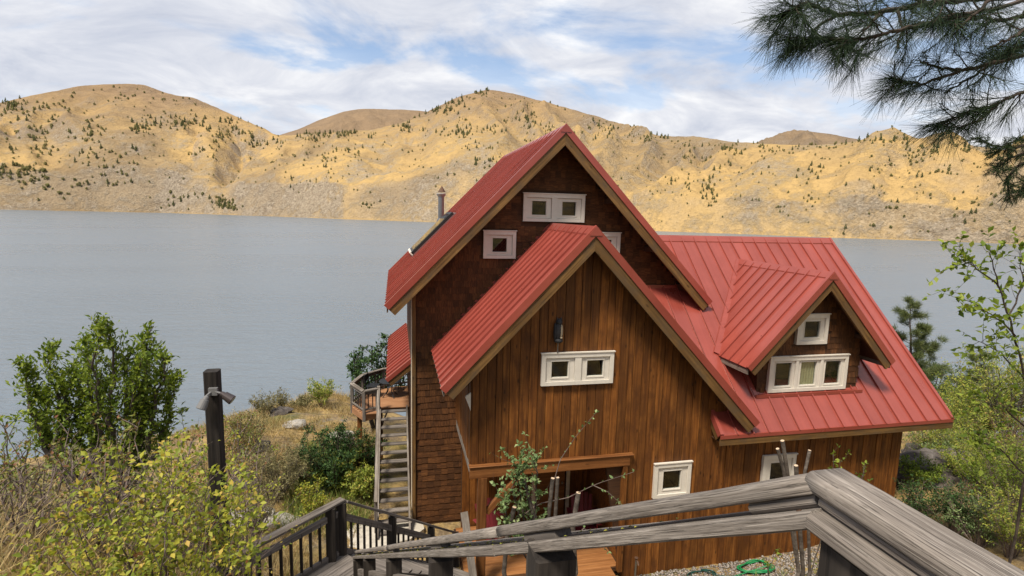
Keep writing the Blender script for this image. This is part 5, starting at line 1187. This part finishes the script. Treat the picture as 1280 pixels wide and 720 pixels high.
for bi, (uv, Yd, r) in enumerate(BR):
    ys = [Yd*(1+0.05*math.sin(bi*2.1+k*.7)) for k in range(len(uv))]
    pts = [np.array(atY(u, v, y)) for (u, v), y in zip(uv, ys)]
    if uv[0][0] > 1390: pts = [np.array((8.1, 3.3, pts[0][2]-.25))]+pts
    N = 8*(len(pts)-1); fine = [along(pts, min(.9999, k/N))[0]+rs.normal(size=3)*.004 for k in range(N+1)]; mb.tube(fine, [r*(1-.8*k/N)+.0025 for k in range(N+1)], 6, False)
    tot = sum(np.linalg.norm(fine[k+1]-fine[k]) for k in range(N)); ends = [(fine, .55 if tot > 1.2 else .15)]
    for s in range(max(2, int(tot*5.0))):                # side shoots
        f = rs.uniform(.35, .97); p, d = along(fine, f); d = d/np.linalg.norm(d); sp2 = branch(p, d*.6+rs.normal(size=3)*.55+np.array([0, 0, -.05]), rs.uniform(.10, .24), 4, rs, .14, .06); mb.tube(sp2, [.004*(1-.15*k) for k in range(5)], 4, False); ends.append((sp2, .15))
    for pl_, st in ends:
        Ls = sum(np.linalg.norm(pl_[k+1]-pl_[k]) for k in range(len(pl_)-1))*(1-st)
        n = int(24+Ls*270)
        if bi >= 5: n = int(n*.72)
        for _ in range(n):
            g_ = st+(1-st)*rs.uniform()**.75; p, d = along(pl_, min(.999, g_)); d = d/np.linalg.norm(d)
            o = rs.normal(size=3); o -= d*o.dot(d); o /= np.linalg.norm(o); P.append(p); D.append(d*rs.uniform(.45, 1.25)+o*.62+np.array([0, 0, -.34])); LL.append(rs.uniform(.11, .20))
mb.build('boughs', M['barkdark'], bp_)
P = np.array(P); D = np.array(D); LL = np.array(LL); V, T = needle_arrays(P, D, LL, .0023, rs); obj('needles', npmesh('needles', V-np.array(tb), T), M['needle'], bp_, tb)
# short-needled fir spray below it
fb = Vector((10.2, 4.4, gz(10.2, 4.4))); fir = thing('fir_tree', fb, 'dark fir whose drooping spray hangs below the pine at the right edge', 'tree')
mb = MB(); mb.tube([fb-Vector((0, 0, .3)), fb+Vector((.05, 0, 4)), fb+Vector((0, .05, 9))], [.2, .16, .1], 10, False); mb.build('trunk', M['barkdark'], fir)
mb = MB(); P = []; D = []
for uv in ([(1500, 120), (1330, 165), (1270, 185), (1240, 182), (1222, 172)], [(1500, 150), (1330, 190), (1275, 205), (1258, 222), (1262, 246)], [(1480, 150), (1310, 180), (1262, 198), (1245, 210)], [(1480, 150), (1320, 200), (1285, 225), (1275, 240)], [(1480, 140), (1310, 170), (1268, 176), (1248, 190)]):
    pts = [np.array(atY(u, v, 3.4)) for u, v in uv]; pts[0] = np.array((10.1, 4.4, pts[0][2]-.1)); N = 30; fine = [along(pts, min(.9999, k/N))[0] for k in range(N+1)]; mb.tube(fine, [.012*(1-.8*k/N)+.002 for k in range(N+1)], 5, False)
    for k in range(9, N+1):
        for s in range(3):
            d = fine[k]-fine[k-1]; d /= np.linalg.norm(d); tp = branch(fine[k], d*.8+rs.normal(size=3)*.6+np.array([0, 0, -.2]), rs.uniform(.05, .13), 3, rs, .1); mb.tube(tp, .002, 3, False)
            for _ in range(34): pp, dd = along(tp, min(.999, rs.uniform())); P.append(pp); D.append(dd/np.linalg.norm(dd)*.7+rs.normal(size=3)*.6)
mb.build('boughs', M['barkdark'], fir); P = np.array(P); D = np.array(D); V, T = needle_arrays(P, D, rs.uniform(.02, .04, len(P)), .0028, rs); obj('needles', npmesh('needles', V-np.array(fb), T), M['needle_dark'], fir, fb)

# grass: nobody could count it
def grass(name, region, n, hmin, hmax, m, label, seed, keep=lambda x, y: True, clump=0.35, wd=.008, thresh=-.1):
    rs = np.random.RandomState(seed); x0, x1, y0, y1 = region; xs = []; ys = []
    while len(xs) < n:
        x, y = rs.uniform(x0, x1), rs.uniform(y0, y1)
        if keep(x, y) and noise.noise((x*clump*2, y*clump*2, seed)) > thresh+rs.uniform(-.3, .3):
            k = rs.randint(3, 9); xs += list(x+rs.normal(0, .06, k)); ys += list(y+rs.normal(0, .06, k))
    xs, ys = np.array(xs), np.array(ys); z = ground_z(xs, ys); n = len(xs); h = rs.uniform(hmin, hmax, n); P = np.c_[xs, ys, z-.02]
    D = rs.normal(size=(n, 3))*.35; D[:, 2] = 1; S = unit(np.cross(D, rs.normal(size=(n, 3))))*(wd*.5); mid = P+D*h[:, None]*.55; tip = P+D*h[:, None]+np.c_[rs.normal(size=(n, 2))*h[:, None]*.25, -h*.05]
    V = np.stack([P-S, P+S, mid+S*.8, mid-S*.8, tip], 1).reshape(-1, 3); b = np.arange(n)[:, None]*5
    T = np.concatenate([b+[0, 1, 2], b+[0, 2, 3], b+[3, 2, 4]], 1).reshape(-1, 3); tag(obj(name, npmesh(name, V, T), M[m]), label, 'grass', kind='stuff')
offhouse = lambda x, y: not (-.6 < x < 13 and y > 9.4) and not (-.9 < x < 1.6 and 7.6 < y < 13.4)
grass('dry_grass', (-11, -0.4, 9, 27), 26000, .12, .42, 'straw', 'dry straw coloured grass on the slope left of the house', 71, lambda x, y: offhouse(x, y) and x > -1.6-.62*y+4, wd=.012, thresh=.0)
grass('dry_grass', (-4.6, -1.9, 3.2, 7), 9000, .25, .65, 'straw', 'tall dry grass at the lower left edge', 72, wd=.006, thresh=-.4)
grass('green_grass', (-2.9, -0.6, 12.9, 18), 5200, .18, .5, 'grassgreen', 'green grass beside the foot of the deck stair', 73, lambda x, y: not (x > -.75 and y < 13.6), wd=.012, thresh=-.3)
grass('dry_grass', (12.9, 30, 7, 24), 16000, .12, .4, 'straw', 'dry grass on the slope right of the house', 74, lambda x, y: x > y*1.05, wd=.014, thresh=.05)
grass('green_grass', (13, 24, 8, 15), 7000, .12, .32, 'grassgreen', 'green grass between the boulders right of the house', 75, lambda x, y: x > y*1.1, wd=.012, thresh=.05)
grass('green_grass', (2, 10.8, 6.0, 9.6), 2600, .10, .3, 'grassgreen', 'green weeds along the gravel below the front wall', 76, wd=.01, thresh=.12)

# ------------------------------------------------------------------ small things
# post with two floodlights
PX, PY = atY(265, 463, 4.6).x, 4.6
ztop = atY(265, 463, 4.6).z
lp = thing('light_post', (PX, PY, gz(PX, PY)), 'dark square timber post carrying two floodlights above the yellow bush', 'light post')
beam('post', (PX, PY, gz(PX, PY)-0.4), (PX, PY, ztop), 0.108, 0.108, M['postwood'], lp, ch=0.012)
def flood(dirv, at, m, label):
    at = Vector(at); d = Vector(dirv).normalized(); mb = MB()
    mb.tube([at-d*0.03, at-d*0.018, at+d*0.003, at+d*0.006, at+d*0.078, at+d*0.082], [0.011, 0.020, 0.023, 0.032, 0.040, 0.036], 16)
    o = mb.build('floodlight', m, lp, smooth=False); o['label'] = label
    mb = MB(); mb.tube([at+d*0.072, at+d*0.083], [0.035, 0.033], 16); mb.build('lens', M['lens'], o); return o
bz = ztop-0.155
mb = MB(); mb.box(PX-0.01, PX+0.055, PY-0.086, PY-0.052, bz-0.03, bz+0.03); bx = mb.build('junction_box', M['lampgrey'], lp)
flood((-0.35, -0.35, -0.85), (PX-0.02, PY-0.12, bz-0.045), M['lampgrey'], 'pale grey floodlight aimed down and left')
flood((0.80, -0.15, -0.55), (PX+0.105, PY-0.09, bz-0.025), M['lampdark'], 'dark floodlight aimed down and right')
mb = MB(); mb.tube([(PX+0.01, PY-0.08, bz), (PX-0.015, PY-0.115, bz-0.02)], 0.008, 8); mb.tube([(PX+0.04, PY-0.08, bz), (PX+0.09, PY-0.09, bz-0.012)], 0.008, 8); mb.build('bracket', M['lampgrey'], lp)

# owl decoy on a short pole over the front window
ow = atY(697, 440, 10.38); ox, oy = ow.x, 10.38; oz = -2.86
owl = thing('owl_decoy', (ox, oy, oz), 'dark owl decoy on a thin pole above the double window of the front gable', 'decoy')
mb = MB(); mb.tube([(ox, oy, oz), (ox, oy, oz+0.25)], 0.014, 8); mb.build('pole', M['steel'], owl)
def ell(mb, c, r, k=14, n=9, taper=None):
    prof0 = len(mb.v); c = Vector(c)
    for i in range(n+1):
        th = math.pi*i/n; z = -math.cos(th); rr = math.sin(th)
        s = taper(z) if taper else 1
        for j in range(k): a = 2*math.pi*j/k; mb.v.append((c.x+r[0]*rr*s*math.cos(a), c.y+r[1]*rr*s*math.sin(a), c.z+r[2]*z))
    for i in range(n):
        for j in range(k): q = prof0+i*k+j; w_ = prof0+i*k+(j+1) % k; mb.f.append((q, w_, w_+k, q+k))
mb = MB(); ell(mb, (ox, oy, oz+0.47), (0.092, 0.08, 0.215), taper=lambda z: 0.75+0.25*min(1, (z+1))); mb.build('body', M['owl'], owl, smooth=True)
mb = MB(); ell(mb, (ox+.005, oy-.005, oz+0.665), (0.072, 0.07, 0.075)); hd = mb.build('head', M['owl'], owl, smooth=True)
for s in (-1, 1): mb = MB(); mb.lathe(ox+.005+s*0.042, oy-.005, [(0.022, oz+0.715), (0.002, oz+0.775)], 7); mb.build('ear_tuft', M['owl'], hd)
mb = MB(); ell(mb, (ox+0.055, oy-0.045, oz+0.47), (0.030, 0.035, 0.15)); mb.build('breast', M['owllight'], owl, smooth=True)
mb = MB(); ell(mb, (ox-0.075, oy+.0, oz+0.46), (0.03, 0.06, 0.19)); mb.build('wing', M['owl'], owl, smooth=True)
mb = MB(); ell(mb, (ox+.01, oy, oz+0.265), (0.095, 0.075, 0.055)); mb.build('perch', M['owl'], owl, smooth=True)
mb = MB(); mb.lathe(ox+0.055, oy-0.05, [(0.024, oz+0.315), (0.03, oz+0.335), (0.015, oz+0.36)], 8); mb.build('foot', M['owllight'], owl)

# red slatted garden chairs on the porch
def adirondack(loc, rz, label):
    t = thing('garden_chair', loc, label, 'chair', 'red chairs on the porch'); L = Vector(loc); Rm = Matrix.Rotation(rz, 3, 'Z')
    def q(x, y, z): return L+Rm @ Vector((x, y, z))
    for k in range(5):                                     # back slats, rounded top outline
        x = (k-2)*0.105; h = 0.98-abs(k-2)*0.05; beam('back_slat', q(x*0.9, 0.22, 0.22), q(x*1.12, 0.52, h), 0.095, 0.02, M['chairred'], t, up=Rm @ Vector((0, -1, .3)))
    for k in range(5): beam('seat_slat', q(-0.27, -0.28+k*0.11, 0.36-k*0.025), q(0.27, -0.28+k*0.11, 0.36-k*0.025), 0.10, 0.02, M['chairred'], t)
    for s in (-1, 1):
        beam('arm', q(s*0.33, -0.36, 0.56), q(s*0.33, 0.40, 0.55), 0.13, 0.022, M['chairred'], t)
        beam('front_leg', q(s*0.29, -0.28, 0.0), q(s*0.29, -0.28, 0.55), 0.025, 0.11, M['chairred'], t, up=Rm @ Vector((0, -1, 0)))
        beam('rear_leg', q(s*0.27, -0.30, 0.36), q(s*0.27, 0.55, 0.03), 0.025, 0.12, M['chairred'], t)
    return t
PFZ = BASE_Z+0.06
adirondack((2.35, 11.85, PFZ), 0.35, 'dark red slatted garden chair with a pale cushion, beside the porch post')
adirondack((4.62, 11.75, PFZ), -0.2, 'dark red slatted garden chair at the right end of the porch')
mb = MB(); ell(mb, (0, 0, 0), (0.22, 0.20, 0.075), 16, 8); cu = mesh('cushion', mb.v, mb.f, True)
tag(obj('seat_cushion', cu, M['cushion'], None, (2.42, 11.68, PFZ+0.42), (0.12, 0, 0.35)), 'pale patterned cushion lying on the left red porch chair', 'cushion')
# leaning plank and stake beside the porch post
pl = beam('leaning_plank', (1.62, 9.75, -8.05), (1.42, 10.55, -6.35), 0.16, 0.045, M['grey']); tag(pl, 'grey plank leaning against the shingled wall left of the porch post', 'plank')

# table and chairs on the deck
pt = thing('patio_table', (-0.18, 17.0, DZ), 'small round dark metal table on the deck under the little red roof', 'table')
mb = MB(); mb.lathe(-0.18, 17.0, [(0.34, DZ+.50), (0.35, DZ+.51), (0.35, DZ+.53), (0.0, DZ+.535)], 20); mb.build('table_top', M['darkmetal'], pt)
for k in range(4):
    a = k*math.pi/2+0.5; mb = MB(); mb.tube([(-0.18+.08*math.cos(a), 17+.08*math.sin(a), DZ+.5), (-0.18+.10*math.cos(a), 17+.10*math.sin(a), DZ+.2), (-0.18+.26*math.cos(a), 17+.26*math.sin(a), DZ+.005)], 0.014, 6); mb.build('leg', M['darkmetal'], pt)
def metal_chair(x, y, rz, label):
    t = thing('patio_chair', (x, y, DZ), label, 'chair', 'metal chairs on the deck'); L = Vector((x, y, DZ)); Rm = Matrix.Rotation(rz, 3, 'Z')
    q = lambda a, b, c: L+Rm @ Vector((a, b, c))
    beam('seat', q(-.2, 0, .36), q(.2, 0, .36), 0.38, 0.03, M['darkmetal'], t)
    for s in (-1, 1):
        mb = MB(); mb.tube([q(s*.19, .19, 0), q(s*.19, .17, .36), q(s*.18, .23, .74)], 0.012, 6); mb.build('back_post', M['darkmetal'], t)
        mb = MB(); mb.tube([q(s*.19, -.2, 0), q(s*.18, -.17, .36)], 0.012, 6); mb.build('leg', M['darkmetal'], t)
    beam('backrest', q(-.18, .22, .62), q(.18, .22, .62), 0.02, 0.22, M['darkmetal'], t)
metal_chair(-0.72, 17.1, 1.3, 'dark metal chair at the lake side of the deck table'); metal_chair(-0.05, 17.6, -0.2, 'dark metal chair behind the deck table')

# hoses, standpipe, gravel
def hose(name, cx, cy, r, turns, m, label, tail):
    pts = []
    for k in range(int(turns*26)):
        a = k/26*2*math.pi; rr = r*(1+0.16*math.sin(k*0.71)+0.07*math.sin(k*0.23)); x, y = cx+rr*math.cos(a)+0.05*math.sin(k*.11), cy+rr*0.72*math.sin(a); pts.append((x, y, gz(x, y)+0.03+0.012*(k/26)+0.02*abs(math.sin(k*.3))))
    for x, y in tail: pts.append((x, y, gz(x, y)+0.03))
    mb = MB(); mb.tube(pts, 0.013, 6); o = mb.build(name, m, None, (cx, cy, gz(cx, cy)), True); tag(o, label, 'hose')
hose('garden_hose', 8.3, 9.95, 0.36, 5, M['hose'], 'bright green garden hose coiled on the gravel below the front wall', [(7.7, 9.8), (7.3, 9.75)])
hose('garden_hose', 6.95, 9.98, 0.30, 2.3, M['hosedark'], 'dark green hose loops on gravel between the bright coil and standpipe', [(7.3, 9.9), (7.8, 9.7)])
hose('garden_hose', 5.75, 9.9, 0.26, 3, M['hose'], 'green hose bundle lying at the foot of the standpipe', [(5.5, 9.9)])
sp_ = thing('standpipe', (5.32, 10.2, gz(5.32, 10.2)), 'pale garden tap on an upright pipe beside the porch corner', 'tap')
g0 = gz(5.32, 10.2); mb = MB(); mb.tube([(5.32, 10.2, g0-.1), (5.32, 10.2, g0+.62)], 0.022, 8); mb.build('pipe', M['steel'], sp_)
mb = MB(); mb.tube([(5.32, 10.22, g0+.60), (5.32, 10.12, g0+.62), (5.32, 10.07, g0+.56)], 0.02, 8); mb.build('spout', M['rust'], sp_); mb = MB(); mb.lathe(5.32, 10.19, [(0.01, g0+.62), (0.045, g0+.66), (0.045, g0+.675), (0.0, g0+.68)], 8); mb.build('handle', M['rust'], sp_)

rg = random.Random(77)
Vg = []; Tg = []; nb = 0
octa = np.array([(1,0,0),(0,1,0),(-1,0,0),(0,-1,0),(0,0,1),(0,0,-1)], float); of = np.array([(0,1,4),(1,2,4),(2,3,4),(3,0,4),(1,0,5),(2,1,5),(3,2,5),(0,3,5)])
npb = 5200
px = np.array([rg.uniform(5.3, 10.8) for _ in range(npb)]); py = np.array([rg.uniform(8.3, 10.45) for _ in range(npb)]); pz = ground_z(px, py)
rs = np.random.RandomState(4)
for k in range(npb):
    s = rs.uniform(0.018, 0.045); P = (octa+rs.uniform(-.25, .25, (6, 3)))*np.array([s, s*rs.uniform(.7, 1.1), s*.6]); a = rs.uniform(0, 6.28); c_, s_ = math.cos(a), math.sin(a)
    P = P @ np.array([[c_, s_, 0], [-s_, c_, 0], [0, 0, 1]]); Vg.append(P+np.array([px[k], py[k], pz[k]+s*.35])); Tg.append(of+nb); nb += 6
pg = leafmat('gravel_stone_mix', [(0.0, (0.10, 0.09, 0.082)), (0.5, (0.22, 0.195, 0.175)), (0.85, (0.34, 0.31, 0.28)), (1.0, (0.24, 0.15, 0.12))], 0.0, 0.9)
tag(obj('gravel', npmesh('gravel', np.concatenate(Vg), np.concatenate(Tg)), pg), 'grey and pink gravel below the front wall of the house', 'gravel', kind='stuff')

# boulders, slabs, path stones
def rock_mesh(seed, sub=3, flat=1.0, rough=0.35):
    bm = bmesh.new(); bmesh.ops.create_icosphere(bm, subdivisions=sub, radius=1); rg2 = random.Random(seed); o3 = Vector((rg2.uniform(0, 50), rg2.uniform(0, 50), rg2.uniform(0, 50)))
    for v in bm.verts:
        n = v.co.normalized(); d = 1+rough*noise.fractal(n*1.3+o3, 0.8, 2.1, 6)+0.16*(1-2*abs(noise.noise(n*2.3+o3)))-0.10*abs(noise.noise(n*6+o3))
        v.co = n*d; v.co.z *= flat
    me = bpy.data.meshes.new('rock'); bm.to_mesh(me); bm.free(); return me
def boulder(u, v, Y, s, label, m='rock', name='boulder', seed=1, flat=0.7, group=None, rz=0.0, sx=1.0):
    p = atY(u, v, Y); z = gz(p.x, p.y); o = obj(name, rock_mesh(seed, 4 if s > .5 else 3 if s > .3 else 2, flat), M[m], None, (p.x, p.y, z+s*flat*0.25), (0, 0, rz)); o.scale = (s*sx, s, s); tag(o, label, 'rock', group); return o
boulder(1160, 566, 14.2, 0.75, 'pale grey boulder on the slope behind the right end of the house', seed=11, flat=0.8, sx=1.3)
boulder(1165, 622, 11.4, 0.95, 'large mottled brown boulder right of the house corner, above the railing', seed=5, flat=0.62, sx=1.6)
boulder(1245, 600, 11.0, 0.6, 'smaller grey rock half hidden by leaves at the right edge', seed=8, flat=0.7)
ST = [(285,655,.26),(312,652,.33),(340,652,.30),(362,650,.22),(300,664,.2)]
for k, (u, v, s) in enumerate(ST):
    p = atZ(u, v, -7.9); boulder(u, v, p.y, s, ('leftmost', 'second', 'third', 'rightmost', 'frontmost')[k]+' of the pale flat stones edging the path below the slope', 'palerock', 'path_stone', 30+k, 0.5, 'pale stones edging the path', sx=1.7)
for k, (u, v, Yd, s, lb) in enumerate([(318,548,17.5,.34,'pale rock on the dry slope above the sagebrush'),(368,520,19.5,.28,'white rock outcrop beside the deck tree'),(425,512,19.0,.32,'flat white rock showing left of the dark deck shrub'),(95,588,6.2,.3,'pale rock in the brush at the left edge'),(398,582,15.0,.26,'grey rock at the foot of the dry slope'),(300,600,15.0,.36,'grey rock left of the sagebrush'),(350,505,21,.34,'rocky lip at the crest above the water'),(432,545,17,.3,'grey stone under the dark shrub')]):
    boulder(u, v, Yd, s, lb, 'palerock' if k in (1, 2, 3) else 'rock', 'rock', 60+k, 0.6, sx=1.4)
mb = MB(); n = 18
for k in range(n): a = 2*math.pi*k/n; r = 1+0.12*math.sin(3*a+1)+.06*math.sin(7*a); mb.v.append((-0.35+0.95*r*math.cos(a), 12.75+0.62*r*math.sin(a), -8.02))
mb.v += [(x, y, -8.25) for x, y, _ in mb.v]; mb.f = [tuple(range(n))]+[(k, k+n, (k+1) % n+n, (k+1) % n) for k in range(n)]
tag(mb.build('paved_pad', M['concrete'], None, (-0.35, 12.75, -8.1)), 'pale concrete pad at the foot of the deck stair', 'paving')

# yellow petals lying on the lower rail
rs = np.random.RandomState(9); Vp = []; Tp = []; q = 0
for k in range(420):
    t = rs.uniform(0.5, 8.2) if k > 60 else rs.uniform(.9, 3); so_ = rs.normal(0.012, 0.03); p = lowp(t)+sideN*so_+nD*0.004
    if abs(so_) > 0.06: continue
    s = rs.uniform(0.003, 0.0075)*(1+t*.12); a = rs.uniform(0, 6.28); e1 = DN*math.cos(a)+sideN*math.sin(a); e2 = -DN*math.sin(a)+sideN*math.cos(a)
    for w_ in (e1*s, e2*s*.6+nD*s*.5, -e1*s, -e2*s*.6+nD*s*.3): Vp.append(p+w_)
    Tp += [(q, q+1, q+2), (q, q+2, q+3)]; q += 4
tag(obj('fallen_petals', npmesh('fallen_petals', np.array([tuple(v) for v in Vp]), np.array(Tp)), M['litter']), 'tiny yellow fallen petals lying along the lower rail', 'petals', kind='stuff')
